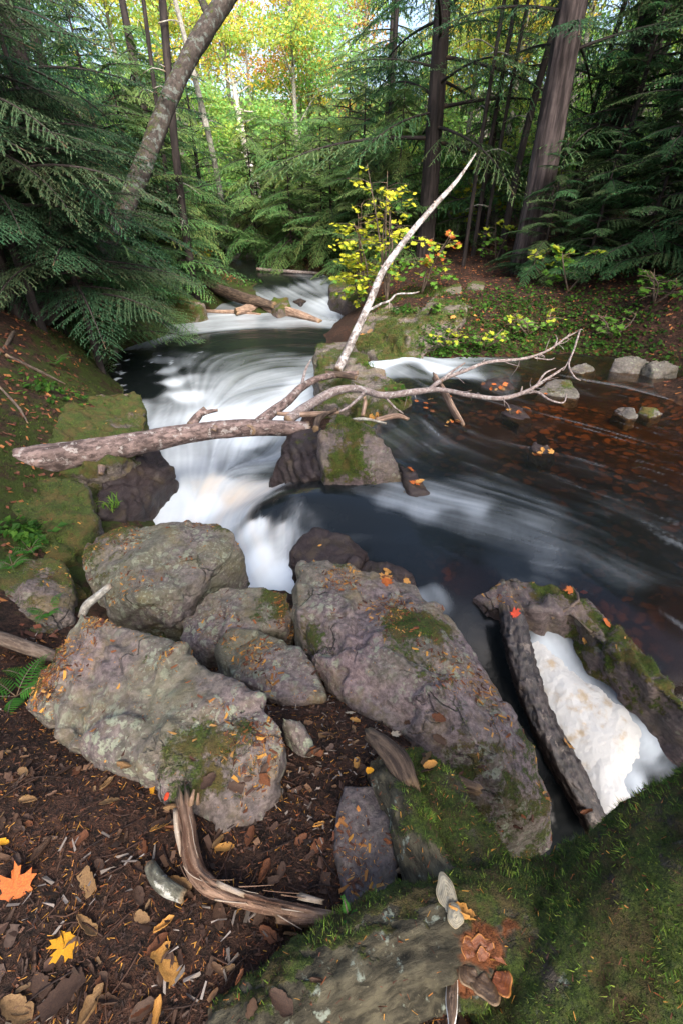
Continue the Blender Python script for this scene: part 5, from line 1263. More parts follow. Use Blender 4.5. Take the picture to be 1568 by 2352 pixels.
# --- bleached snag
x, y = gp(572, 19.5); z = gz(x, y)
o = tag(empty('dead_snag', (x, y, z)), 'bleached bare snag with broken limbs in front of the yellow maples', 'dead tree')
sn = WD([(592, 450, 19), (580, 400, 19), (560, 320, 19), (545, 240, 19), (537, 190, 19), (528, 150, 19)])
sn = np.vstack([[[x + .15, y, z - .2]], sn])
V, F, A = tube(sn, [.17, .15, .14, .13, .11, .07, .025], nr=12, step=.1, lump=.15, seed=5)
mk('trunk', V, F, M['bark_dead'], o, A)
for k, (a, b_) in enumerate([((540, 215), (575, 195)), ((548, 250), (590, 255)), ((553, 280), (590, 268)), ((540, 200), (505, 160)), ((560, 318), (585, 315)), ((533, 180), (560, 140)), ((556, 300), (525, 285)), ((570, 350), (545, 345)), ((530, 170), (508, 185)), ((536, 190), (560, 172))]):
    V, F, A = tube(WD([(*a, 19), ((a[0] + b_[0]) / 2, (a[1] + b_[1]) / 2 + 4, 18.8), (*b_, 18.6)]), [.045, .03, .012], nr=6, step=.1, seed=k)
    mk('dead_limb', V, F, M['bark_dead'], o, A)

# --- unseen trees added behind the viewpoint to shade the foreground
HTOP = hemlock('hemlock', 11, 4.6, 26, 4.0, 7, r0=.2, tone=0, width=.06)
for k, (x, y, rz, lab) in enumerate([(-3.4, -2.2, .3, 'unseen tall hemlock added behind the viewpoint to the left to shade the foreground'), (2.8, -2.6, 2.1, 'unseen tall hemlock added behind the viewpoint to the right to shade the foreground')]):
    plant_tree('hemlock', HTOP, x, y, rz, 1.0, lab)

# ------------------------------------------------------------------ finding surfaces
from mathutils.bvhtree import BVHTree
_surf = []
for V, F, o, mv, N in ROCKV.values():
    _surf.append((V, F))
_surf += MT
_near = (GXY[:, 1] > -1.5) & (GXY[:, 1] < 16) & (np.abs(GXY[:, 0]) < 9)
_gq = GQ[_near[GQ].all(1)]
_surf.append((np.c_[GXY, GZ], [_gq]))
for nm in ('sunken_log',):
    o = bpy.data.objects[nm]
    vv = np.array([v.co for v in o.data.vertices]) + np.array(o.location)
    _surf.append((vv, [np.array([list(p.vertices) for p in o.data.polygons if len(p.vertices) == 4])]))
_V, _P, _off = [], [], 0
for V, F in _surf:
    _V.append(V)
    for f in F:
        _P.extend((f + _off).tolist())
    _off += len(V)
_bvh = BVHTree.FromPolygons(np.vstack(_V).tolist(), _P)

def hit(px, py):
    d = Vector(ray(px, py)).normalized()
    p, n, i, dist = _bvh.ray_cast(Vector((0, 0, CAMZ)), d)
    if p is None:
        q = at(px, py, 0.0); return q, np.array([0, 0, 1.0])
    if n.dot(d) > 0: n = -n
    return np.array(p), np.array(n)

def drop(x, y):
    p, n, i, dist = _bvh.ray_cast(Vector((x, y, 1.4)), Vector((0, 0, -1)))
    if p is None: return None, None
    return np.array(p), np.array(n)

def sample_surface(V, F, n, seed, weight=None):
    """n random points on a mesh with their normals (and the index of one corner)."""
    r = np.random.default_rng(seed)
    T = np.vstack([np.vstack([f[:, [0, 1, 2]], f[:, [0, 2, 3]]]) if f.shape[1] == 4 else f for f in F])
    a, b_, c_ = V[T[:, 0]], V[T[:, 1]], V[T[:, 2]]
    nn = np.cross(b_ - a, c_ - a)
    ar = np.linalg.norm(nn, axis=1)
    nn = nn / (ar[:, None] + 1e-12)
    w_ = ar.copy()
    if weight is not None: w_ = w_ * weight(T, nn, (a + b_ + c_) / 3)
    w_ = np.clip(w_, 0, None)
    k = r.choice(len(T), n, p=w_ / w_.sum())
    u, v = r.random(n), r.random(n)
    fl = u + v > 1; u[fl], v[fl] = 1 - u[fl], 1 - v[fl]
    P = a[k] + (b_ - a)[k] * u[:, None] + (c_ - a)[k] * v[:, None]
    return P, nn[k], T[k, 0]

def blades(P, N, length, width, rgb, seed, spread=0.7):
    """Tiny upright blades (one triangle each) on points P with normals N."""
    r = np.random.default_rng(seed)
    n = len(P)
    d = N + spread * r.normal(size=(n, 3)) * .6
    d /= np.linalg.norm(d, axis=1)[:, None]
    s = np.cross(d, r.normal(size=(n, 3))); s /= np.linalg.norm(s, axis=1)[:, None] + 1e-9
    L = (length * r.uniform(.5, 1.4, n))[:, None]
    W_ = width * r.uniform(.6, 1.3, n)[:, None]
    V = np.stack([P - s * W_ / 2 - N * .002, P + s * W_ / 2 - N * .002, P + d * L], 1).reshape(-1, 3)
    return V, np.arange(len(V)).reshape(-1, 3), np.repeat(rgb, 3, 0)

def chips(P, N, length, width, rgb, seed, lift=0.002, tilt=.35):
    """Flat slivers lying on the surface."""
    r = np.random.default_rng(seed)
    n = len(P)
    nn = N + tilt * r.normal(size=(n, 3)) * .5; nn /= np.linalg.norm(nn, axis=1)[:, None]
    d = np.cross(nn, r.normal(size=(n, 3))); d /= np.linalg.norm(d, axis=1)[:, None] + 1e-9
    s = np.cross(nn, d)
    L = (length * r.uniform(.5, 1.5, n) if np.ndim(length) == 0 else length)[:, None]
    W_ = (width * r.uniform(.6, 1.4, n) if np.ndim(width) == 0 else width)[:, None]
    Pc = P + N * lift
    b_ = r.normal(size=(n, 1)) * L * .12
    j = lambda: r.uniform(.55, 1.1, (n, 1))
    V = np.stack([Pc - d * L / 2 * j() - s * W_ / 2 * j(), Pc + d * L / 2 * j() - s * W_ / 2 * j() + nn * b_, Pc + d * L / 2 * j() + s * W_ / 2 * j(), Pc - d * L / 2 * j() + s * W_ / 2 * j() + nn * b_ * .5], 1).reshape(-1, 3)
    return V, np.arange(len(V)).reshape(-1, 4), np.repeat(rgb, 4, 0)

def pal(cols, n, seed, var=.3):
    r = np.random.default_rng(seed)
    c = np.array(cols)[r.integers(len(cols), size=n)] * (1 + var * (r.random((n, 1)) * 2 - 1))
    return np.c_[np.clip(c, 0, 1), np.ones(n)]

GREENS = [(.030, .060, .009), (.055, .092, .012), (.018, .036, .007), (.075, .10, .015), (.045, .045, .012)]
NEEDLE = [(.15, .05, .018), (.09, .034, .018), (.20, .085, .022), (.06, .027, .017), (.045, .02, .014), (.30, .15, .03)]

# ------------------------------------------------------------------ moss
def moss_on(o, V, F, n, seed, L, Wd, weight, parent=None, gain=1.0):
    P, N, k = sample_surface(V, F, n, seed, weight)
    g = fbm(P * 9, 3, seed + 3)[:, None] * .5 + .6
    tuft = sstep(-.1, .5, fbm(P * 26, 3, seed + 8))[:, None]
    L = L * (.55 + 1.1 * tuft[:, 0])
    c = pal(GREENS, n, seed); c[:, :3] *= .6 + .9 * tuft; c[:, :3] *= (g + .4) * gain
    V2, F2, C2 = blades(P, N, L, Wd, c, seed)
    m = mk('moss', V2, F2, M['litter'], parent or o, {'tint': C2}, False)
    m['kind'] = 'stuff'
    return m

for (V, F), kid, cnt, mm in zip(MT, list(mt.children), (75000, 20000, 12000, 20000), MTM):
    moss_on(mt, V, F, cnt, 200 + cnt, .011, .0026, lambda T, nn, c: np.clip(mm[T[:, 0]] - .42, 0, 1) * (c[:, 2] > -.3) * (np.abs(c[:, 0]) < 1.3) + 1e-9, kid, 1.55)
for nm, cnt, L in ((bank_a, 16000, .014), (bank_c, 16000, .014), (bank_d, 14000, .012), (midrock, 7000, .014), (ledge, 16000, .010), (islet, 12000, .018), (outcrop, 18000, .028), (boulder_b, 8000, .009), (slab, 9000, .008), (big_left, 3500, .007), (boulder_c, 2500, .008), (boulder_d, 1500, .007)):
    V, F, o, mv, N = ROCKV[nm.name]
    moss_on(o, V, F, cnt, 300 + cnt, L, L * .3, lambda T, nn, c: np.clip(mv[T[:, 0]] - .42, 0, 1) + 1e-6)

# ------------------------------------------------------------------ needles and scraps on the rocks
for nm, cnt in ((big_left, 2600), (boulder_b, 1500), (boulder_c, 900), (boulder_d, 900), (slab, 3000), (flat_slab, 260), (ledge, 350), (bank_a, 350), (bank_c, 350), (bank_d, 350)):
    V, F, o, mv, N = ROCKV[nm.name]
    P, Nn, k = sample_surface(V, F, cnt, 41 + cnt, lambda T, nn, c: np.clip(nn[:, 2] - .35, 0, 1) ** 1.5 * np.clip(.15 + 1.6 * fbm(c * 4, 3, 77), 0.02, 1))
    r = np.random.default_rng(cnt)
    L = np.where(r.random(cnt) < .88, r.uniform(.006, .015, cnt), r.uniform(.018, .04, cnt))
    V2, F2, C2 = chips(P, Nn, L, np.where(L < .016, .0018, L * .32), pal(NEEDLE + [(.3, .16, .05)], cnt, cnt), 9 + cnt)
    mk('needle_litter', V2, F2, M['litter'], o, {'tint': C2}, False)['kind'] = 'stuff'
for (V, F), kid, cnt in zip(MT, [c for c in mt.children if c.name.startswith(('trunk', 'root'))], (700, 260, 160, 260)):
    P, Nn, k = sample_surface(V, F, cnt, 61 + cnt, lambda T, nn, c: np.clip(nn[:, 2], 0, 1) ** 1.5 * (c[:, 0] < 1.3))
    V2, F2, C2 = chips(P, Nn, .014, .002, pal(NEEDLE, cnt, cnt), 9 + cnt, .006)
    mk('needle_litter', V2, F2, M['litter'], kid, {'tint': C2}, False)['kind'] = 'stuff'

def oval_leaf(seed, roll=2.0, aspect=.5, torn=0.0, nu=11, nv=7):
    r = np.random.default_rng(seed)
    u = np.linspace(-.5, .5, nu); v = np.linspace(-1, 1, nv)
    U, Vv = np.meshgrid(u, v, indexing='ij')
    w_ = aspect * .5 * np.sqrt(np.clip(1 - (U * 2 * (1 - torn)) ** 2, .015, 1)) * (1 + .12 * r.normal(size=(nu, 1)))
    wid = w_ * Vv
    th = roll * (1 + .5 * U) + 1e-3
    rad = w_ / np.maximum(th / 2, .05) * 1.0
    a = Vv * th / 2
    y = np.sin(a) * rad; z = (1 - np.cos(a)) * rad
    z = z + .12 * roll * U ** 2 + .012 * r.normal(size=U.shape)
    P = np.stack([U + .01 * r.normal(size=U.shape), y + .05 * U * roll, z], -1).reshape(-1, 3)
    i, j = np.meshgrid(np.arange(nu - 1), np.arange(nv - 1), indexing='ij')
    a0 = (i * nv + j).ravel()
    return P, [np.stack([a0, a0 + 1, a0 + nv + 1, a0 + nv], 1)]


# ------------------------------------------------------------------ leaf litter on the forest floor
def ground_pts(n, x0, x1, y0, y1, seed):
    r = np.random.default_rng(seed)
    XY = np.c_[r.uniform(x0, x1, n), r.uniform(y0, y1, n)]
    Z = terrain(XY)
    e = .01
    nx = (terrain0(XY + [e, 0]) - terrain0(XY - [e, 0])) / (2 * e)
    ny = (terrain0(XY + [0, e]) - terrain0(XY - [0, e])) / (2 * e)
    N = np.c_[-nx, -ny, np.ones(n)]; N /= np.linalg.norm(N, axis=1)[:, None]
    return np.c_[XY, Z], N

parts = []
DUFF = [(.045, .024, .018), (.03, .017, .013), (.07, .036, .024), (.022, .013, .011), (.055, .03, .021), (.015, .010, .009)]
P, N = ground_pts(42000, -1.7, 1.3, -.15, 1.75, 1)
parts.append(chips(P, N, .017, .0022, pal(NEEDLE + DUFF, len(P), 1), 1, .004, .5))
P, N = ground_pts(9000, -1.7, 1.3, -.15, 1.75, 2)
parts.append(chips(P, N, .014, .0055, pal(DUFF, len(P), 2, .4), 2, .005, .6))
P, N = ground_pts(300, -1.7, 1.3, -.15, 1.75, 3)
parts.append(chips(P, N, .04, .02, pal([(.05, .028, .02), (.075, .042, .028), (.035, .022, .016), (.10, .055, .032)], len(P), 3, .3), 3, .008, .8))
P, N = ground_pts(2200, -1.7, 1.2, -.15, 1.7, 4)
k = sstep(.0, .35, fbm(xy1(P, 2.6), 3, 5)) > .35
parts.append(chips(P[k], N[k], .024, .006, pal([(.16, .13, .11), (.11, .09, .075), (.22, .18, .15)], k.sum(), 4, .25), 4, .01, .6))
# pale bark slivers in drifts
rs = np.random.default_rng(4)
for cx, cy in ((190, 1935), (240, 2000), (280, 2010), (100, 2050), (180, 2080), (430, 2180), (500, 2110), (520, 2200), (560, 2140), (410, 2250), (300, 1960), (60, 2110), (480, 2260)):
    c0 = at(cx, cy, .01); m_ = 4
    Pq = c0 + np.c_[rs.normal(size=(m_, 2)) * .035, np.zeros(m_)]; Pq[:, 2] = terrain(Pq[:, :2])
    Ls = rs.uniform(.012, .05, m_)
    parts.append(chips(Pq, np.tile([0, 0, 1.0], (m_, 1)), Ls, Ls * rs.uniform(.12, .24, m_), pal([(.15, .125, .11), (.10, .085, .075), (.2, .17, .15)], m_, int(cx), .25), int(cy), .014, .5))
V = np.vstack([p[0] for p in parts]); o_ = np.cumsum([0] + [len(p[0]) for p in parts])
o = mk('leaf_litter', V, np.vstack([p[1] + q for p, q in zip(parts, o_)]), M['litter'], None, {'tint': np.vstack([p[2] for p in parts])}, False)
tag(o, 'dark brown litter of needles, wood chips and leaf scraps on the forest floor', 'leaf litter', kind='stuff')
# scraps of curled dead leaves
rs = np.random.default_rng(14)
cur = []
P, N = ground_pts(400, -1.65, .75, -.1, 1.2, 21)
for k in range(len(P)):
    Vl, Fl = oval_leaf(int(rs.integers(1, 9)), rs.uniform(.5, 4.2), rs.uniform(.3, .7), rs.uniform(0, .5), 7, 5)
    a = rs.uniform(0, 6.28); t_ = rs.normal() * .35
    Rm = np.array(Matrix.Rotation(a, 3, 'Z') @ Matrix.Rotation(t_, 3, 'X') @ Matrix.Rotation(rs.normal() * .3, 3, 'Y'))
    Vl = (Vl * rs.uniform(.016, .045)) @ Rm.T + P[k] + np.array([0, 0, .007])
    base = np.array([(.05, .028, .02), (.075, .042, .027), (.035, .021, .016), (.10, .055, .03), (.13, .08, .042), (.06, .04, .032)][int(rs.integers(6))]) * rs.uniform(.7, 1.2)
    cur.append((Vl, Fl, {'tint': np.tile(np.r_[base, 1], (len(Vl), 1)) * np.r_[rs.uniform(.75, 1.2, (len(Vl), 1)).repeat(3, 1).T, np.ones((1, len(Vl)))].T}))
V, F, A = merge(cur)
o = mk('leaf_scraps', V, F, M['litter'], None, A)
tag(o, 'curled scraps of dead brown leaves all over the forest floor', 'leaf scraps', kind='stuff')
# twigs in the litter
r = np.random.default_rng(8)
tw = []
for k in range(170):
    x, y = r.uniform(-1.5, .5), r.uniform(.0, 1.1)
    a = r.uniform(0, 6.28); l = r.uniform(.04, .17); z = gz(x, y) + .008
    d = np.array([math.cos(a), math.sin(a), 0]) * l
    p = np.array([x, y, z])
    z2 = gz(x + d[0], y + d[1]) + .012
    q = p + d; q[2] = z2
    V, F, A = tube([p, (p + q) / 2 + np.array([d[1], -d[0], .02]) * r.uniform(-.15, .15), q], [.0022, .002, .0012], nr=5, step=.02)
    tw.append((V, F, {'tint': np.tile(np.r_[np.array(DUFF[k % 5]) * .8, 1], (len(V), 1))}))
V, F, A = merge(tw)
o = mk('fallen_twigs', V, F, M['litter'], None, A)
tag(o, 'thin dark twigs scattered over the brown litter', 'twigs', kind='stuff')
# far litter and greenery on the banks
P, N = ground_pts(30000, -7, 8, 1.6, 17, 5)
keep = P[:, 2] > -.5
P, N = P[keep], N[keep]
c = pal([(.16, .055, .03), (.10, .04, .024), (.22, .09, .03), (.07, .03, .02)], len(P), 5)
V, F, C2 = chips(P, N, .05, .026, c, 5, .012, .5)
o = mk('fallen_leaves', V, F, M['litter'], None, {'tint': C2}, False)
tag(o, 'reddish brown leaves strewn over the wooded banks', 'fallen leaves', kind='stuff')
P, N = ground_pts(150000, -6.5, -.6, 1.6, 9.5, 6)
g = fbm(xy1(P, 2.4), 4, 9)
keep = (P[:, 2] > -.95) & (P[:, 2] < .5) & (g > -.02)
P, N = P[keep], N[keep]
c = pal(GREENS, len(P), 6); c[:, :3] *= (.4 + .4 * (g[keep] > .1))[:, None]
V, F, C2 = blades(P, N, .02, .007, c, 6)
o = mk('bank_moss', V, F, M['litter'], None, {'tint': C2}, False)
tag(o, 'deep green moss carpeting the steep left bank', 'moss', kind='stuff')
P, N = ground_pts(60000, .6, 7.0, 6.4, 11.5, 7)
g = fbm(xy1(P, 1.6), 4, 19)
keep = (P[:, 2] > -.56) & (P[:, 2] < -.02) & (g > .02)
P, N = P[keep], N[keep]
c = pal([(.04, .10, .016), (.07, .14, .02), (.03, .07, .014), (.09, .13, .02)], len(P), 7)
V, F, C2 = blades(P, N, .05, .012, c, 7, 1.0)
o = mk('bank_grass', V, F, M['foliage'], None, {'tint': C2}, False)
tag(o, 'low green grass and moss along the far right bank', 'grass', kind='stuff')

def herb_patch(cx, cy, n, rad, label, seed, size=.06, cols=((.045, .12, .018), (.07, .16, .022), (.03, .085, .015))):
    r = np.random.default_rng(seed)
    P, C3 = [], []
    c0, _ = hit(cx, cy)
    for k in range(n):
        x, y = c0[0] + r.normal() * rad, c0[1] + r.normal() * rad
        p, nn = drop(x, y)
        if p is None or p[2] < -.6: continue
        h = r.uniform(.02, .09)
        P.append(p + np.array([0, 0, h]))
    P = np.array(P)
    V, F, C2 = leaf_cards(P, size, pal(cols, len(P), seed, .25), seed, .75)
    o = mk('herb_patch', V, F, M['foliage'], None, {'tint': C2}, False)
    tag(o, label, 'ground cover', kind='stuff')
for k, (cx, cy, n, rad, lab) in enumerate([(1015, 800, 420, .22, 'bright green herbs at the waterline under the outcrop'), (1095, 795, 420, .28, 'green herb patch on the bank right of the outcrop'), (930, 715, 120, .14, 'few green leaves on top of the outcrop'), (1200, 790, 260, .3, 'low herbs along the far bank behind the dead branches'), (1390, 790, 360, .4, 'green plants along the waterline near the bank boulders'), (370, 720, 500, .4, 'small green plants along the back edge of the pool'), (290, 730, 400, .35, 'dark green plants in the left corner of the pool'), (590, 660, 300, .5, 'grassy green patch among the far driftwood'), (925, 930, 90, .1, 'small green sprouts at the right foot of the islet'), (60, 1230, 120, .08, 'green sprouts on the mossy left bank boulder'), (120, 900, 120, .2, 'green sprouts above the mossy ledge'), (1180, 740, 420, .5, 'low leafy plants halfway up the far right bank'), (1450, 760, 420, .5, 'leafy plants under the drooping boughs on the right bank'), (1330, 740, 300, .4, 'green seedlings around the broad-leaved sapling'), (1250, 710, 500, .7, 'leafy carpet below the grey furrowed trunk'), (1500, 720, 500, .7, 'shaded leafy carpet at the far right of the bank'), (1120, 690, 260, .4, 'green leaves on the rocky slope')]):
    herb_patch(cx, cy, n, rad, lab, 500 + k)

def grass_tuft(px, py, n, L, label, seed, cols=((.07, .18, .02), (.13, .26, .03), (.18, .26, .05)), rad=.04):
    r = np.random.default_rng(seed)
    p0, _ = hit(px, py)
    o = tag(empty('grass_tuft', p0), label, 'grass')
    Vs, Fs, Cs, off = [], [], [], 0
    for k in range(n):
        a = r.uniform(0, 6.28); l = L * r.uniform(.5, 1.2)
        b0 = p0 + np.array([r.normal() * rad, r.normal() * rad, -.01])
        d = np.array([math.cos(a), math.sin(a), 0]) * r.uniform(.3, 1.0)
        t = np.linspace(0, 1, 6)[:, None]
        pts = b0 + d * l * t ** 1.3 * .7 + np.array([0, 0, 1.0]) * l * (t - .75 * t ** 2.4)
        s = np.cross(d, [0, 0, 1.0]); s = s / (np.linalg.norm(s) + 1e-9)
        wv = .0042 * (1 - t ** 2) + .0006
        V = np.vstack([pts - s * wv, pts + s * wv])
        q = np.arange(5)
        Vs.append(V); Fs.append(np.stack([q, q + 1, q + 7, q + 6], 1) + off); off += 12
        Cs.append(np.tile(np.r_[np.array(cols[r.integers(len(cols))]) * r.uniform(.7, 1.2), 1], (12, 1)))
    mk('blades', np.vstack(Vs), np.vstack(Fs), M['foliage'], o, {'tint': np.vstack(Cs)})['kind'] = 'stuff'
grass_tuft(258, 1165, 34, .20, 'arching grass tuft hanging over the wet left bank', 1)
grass_tuft(905, 868, 60, .16, 'bright grass tuft on the top of the islet', 2, rad=.06)
grass_tuft(940, 890, 50, .14, 'pale grass tuft at the right edge of the islet', 3, rad=.05)
grass_tuft(840, 838, 30, .12, 'short grass tuft behind the dark log end on the islet', 4)

# ------------------------------------------------------------------ ferns
def fern(px, py, fronds, L, label, seed, up=.8, az0=0.0, spread=6.28, z=None):
    r = np.random.default_rng(seed)
    p0 = hit(px, py)[0] if z is None else at(px, py, z)
    o = tag(empty('fern', p0), label, 'fern', 'ferns on the left bank')
    for k in range(fronds):
        az = az0 + spread * (k + r.uniform(-.2, .2)) / fronds
        d = np.array([math.cos(az), math.sin(az), 0])
        s = np.array([-d[1], d[0], 0])
        l = L * r.uniform(.75, 1.15)
        ax = lambda t: p0 + d * l * t * .85 + np.array([0, 0, 1.0]) * l * (up * t - (up * .75) * t ** 2)
        Vs, Fs, Cs, off = [], [], [], 0
        n = 14
        base = np.array([.04, .13, .02]) * r.uniform(.8, 1.3)
        for i in range(n):
            t = .16 + .84 * i / (n - 1)
            c = ax(t)
            pl = l * .36 * (1 - abs(t - .38) ** 1.3 * 1.5) * (1.05 - t * .75)
            pl = max(pl, .006)
            for sg in (1, -1):
                dd = s * sg * .9 + d * .35 + np.array([0, 0, -.12])
                w_ = d * (pl * .055 + .001)
                m1 = c + dd * pl * .35
                m2 = c + dd * pl * .72
                e = c + dd * pl
                V = np.array([c - w_ * .7, c + w_ * .7, m1 + w_, m1 - w_ * 1.1, m2 + w_ * .7, m2 - w_ * .8, e])
                Vs.append(V)
                Fs.append((np.array([[0, 1, 2, 3], [3, 2, 4, 5]]) + off, np.array([[5, 4, 6]]) + off)); off += 7
                Cs.append(np.tile(np.r_[base * r.uniform(.8, 1.2), 1], (7, 1)))
        fr = mk('frond', np.vstack(Vs), [np.vstack([f[0] for f in Fs]), np.vstack([f[1] for f in Fs])], M['foliage'], o, {'tint': np.vstack(Cs)}, False)
        V, F, A = tube([ax(0.0), ax(.35), ax(.7), ax(.99)], [.0022, .002, .0015, .0006], nr=5, step=.03)
        mk('stalk', V, F, M['brownstick'], fr, A)
fern(125, 838, 5, .34, 'fern fanned against the steep left bank above the ledge', 1)
fern(70, 1265, 7, .19, 'leafy fern on the mossy bank boulder at the left', 2, up=.9)
fern(30, 1300, 6, .16, 'fern at the left edge just above the lowest bank boulder', 7, up=.9)
fern(112, 1408, 4, .16, 'small pale fern beside the bleached stick', 3, up=.9)
fern(38, 1600, 5, .2, 'dark fern in the hollow left of the huge boulder', 4)
fern(70, 1560, 4, .16, 'smaller fern in the hollow behind the huge boulder', 5)
fern(800, 2105, 3, .05, 'tiny fern tip growing behind the mossy root', 6, up=1.2)

# ------------------------------------------------------------------ fallen leaves, each its own
M['l_orange'] = plain_leaf_mat('orange_leaf', (.46, .13, .025), (.33, .08, .02))
M['l_yellow'] = plain_leaf_mat('yellow_leaf', (.70, .36, .02), (.62, .26, .02))
M['l_gold'] = plain_leaf_mat('golden_leaf', (.50, .26, .07), (.36, .17, .04))
M['l_tan'] = plain_leaf_mat('tan_leaf', (.24, .145, .065), (.15, .085, .04))
M['l_brown'] = plain_leaf_mat('brown_leaf', (.075, .042, .027), (.045, .026, .018))
M['l_rust'] = plain_leaf_mat('rust_leaf', (.15, .055, .022), (.09, .035, .017))
M['l_red'] = plain_leaf_mat('red_leaf', (.5, .05, .02), (.35, .04, .015))
M['l_pale'] = plain_leaf_mat('pale_leaf', (.62, .52, .38), (.5, .38, .24))
M['l_green'] = plain_leaf_mat('green_leaf', (.08, .20, .025), (.12, .26, .03), .4)
M['l_lemon'] = plain_leaf_mat('lemon_leaf', (.60, .54, .04), (.50, .52, .04), .45)
M['l_lime'] = plain_leaf_mat('yellow_green_leaf', (.30, .40, .03), (.42, .42, .03), .4)

def maple_leaf(seed, curl=.25):
    r = np.random.default_rng(seed)
    half = [(0, 1.0), (.09, .74), (.24, .80), (.20, .54), (.33, .46), (.60, .62), (.58, .44), (.78, .36), (.56, .18), (.50, .04), (.62, -.12), (.34, -.20), (.2, -.30), (.05, -.26)]
    out = np.array(half + [(-x, y) for x, y in half[:0:-1]]) * (1 + .08 * r.normal(size=(27, 1)))
    n = len(out)
    V = np.vstack([[[0, 0]], out * .5, out]) * .62
    th = r.uniform(0, 3.14); u = V[:, 0] * math.cos(th) + V[:, 1] * math.sin(th)
    z = curl * u ** 2 * 1.6 + .10 * curl * np.sin(V[:, 0] * 9 + r.uniform(0, 6)) + .07 * r.normal(size=len(V)) * (np.hypot(*V.T) > .2) * curl
    k = np.arange(n); k2 = (k + 1) % n
    tri = np.stack([np.zeros(n, int), 1 + k, 1 + k2], 1)
    q = np.stack([1 + k, 1 + n + k, 1 + n + k2, 1 + k2], 1)
    st = np.array([[0, -.16, 0], [.012, -.16, 0], [.02, -.5, .05], [.005, -.5, .05]])
    V3 = np.vstack([np.c_[V, z], st])
    return V3, [np.vstack([q, [[2 * n + 1, 2 * n + 2, 2 * n + 3, 2 * n + 4]]]), tri]

LEAF = {}
def leaf_mesh(kind, seed, mat):
    key = (kind, seed, mat)
    if key not in LEAF:
        if kind == 'maple': V, F = maple_leaf(seed, .3)
        elif kind == 'flat': V, F = maple_leaf(seed, .08)
        elif kind == 'roll': V, F = oval_leaf(seed, 3.6, .6)
        elif kind == 'torn': V, F = oval_leaf(seed, .7, .55, .45)
        else: V, F = oval_leaf(seed, 1.3, .55)
        me = mesh('leaf', V, F); me.materials.append(M[mat]); LEAF[key] = me
    return LEAF[key]

def lay(o, p, n, rot, size, lift=.006, tilt=0.0):
    q = Vector(n).to_track_quat('Z', 'Y')
    e = (q.to_matrix() @ Matrix.Rotation(rot, 3, 'Z') @ Matrix.Rotation(tilt, 3, 'X'))
    o.matrix_world = Matrix.LocRotScale(Vector(p) + Vector(n) * lift, e.to_quaternion(), Vector((size,) * 3))

def fallen_leaf(px, py, kind, mat, size, rot, label, group=None, seed=1, lift=.008, tilt=0.0, z=None):
    if z is None: p, n = hit(px, py)
    else: p, n = at(px, py, z), np.array([0, 0, 1.0])
    o = link('fallen_leaf', leaf_mesh(kind, seed, 'l_' + mat), None)
    lay(o, p, n, rot, size, lift, tilt)
    return tag(o, label, 'leaf', group)

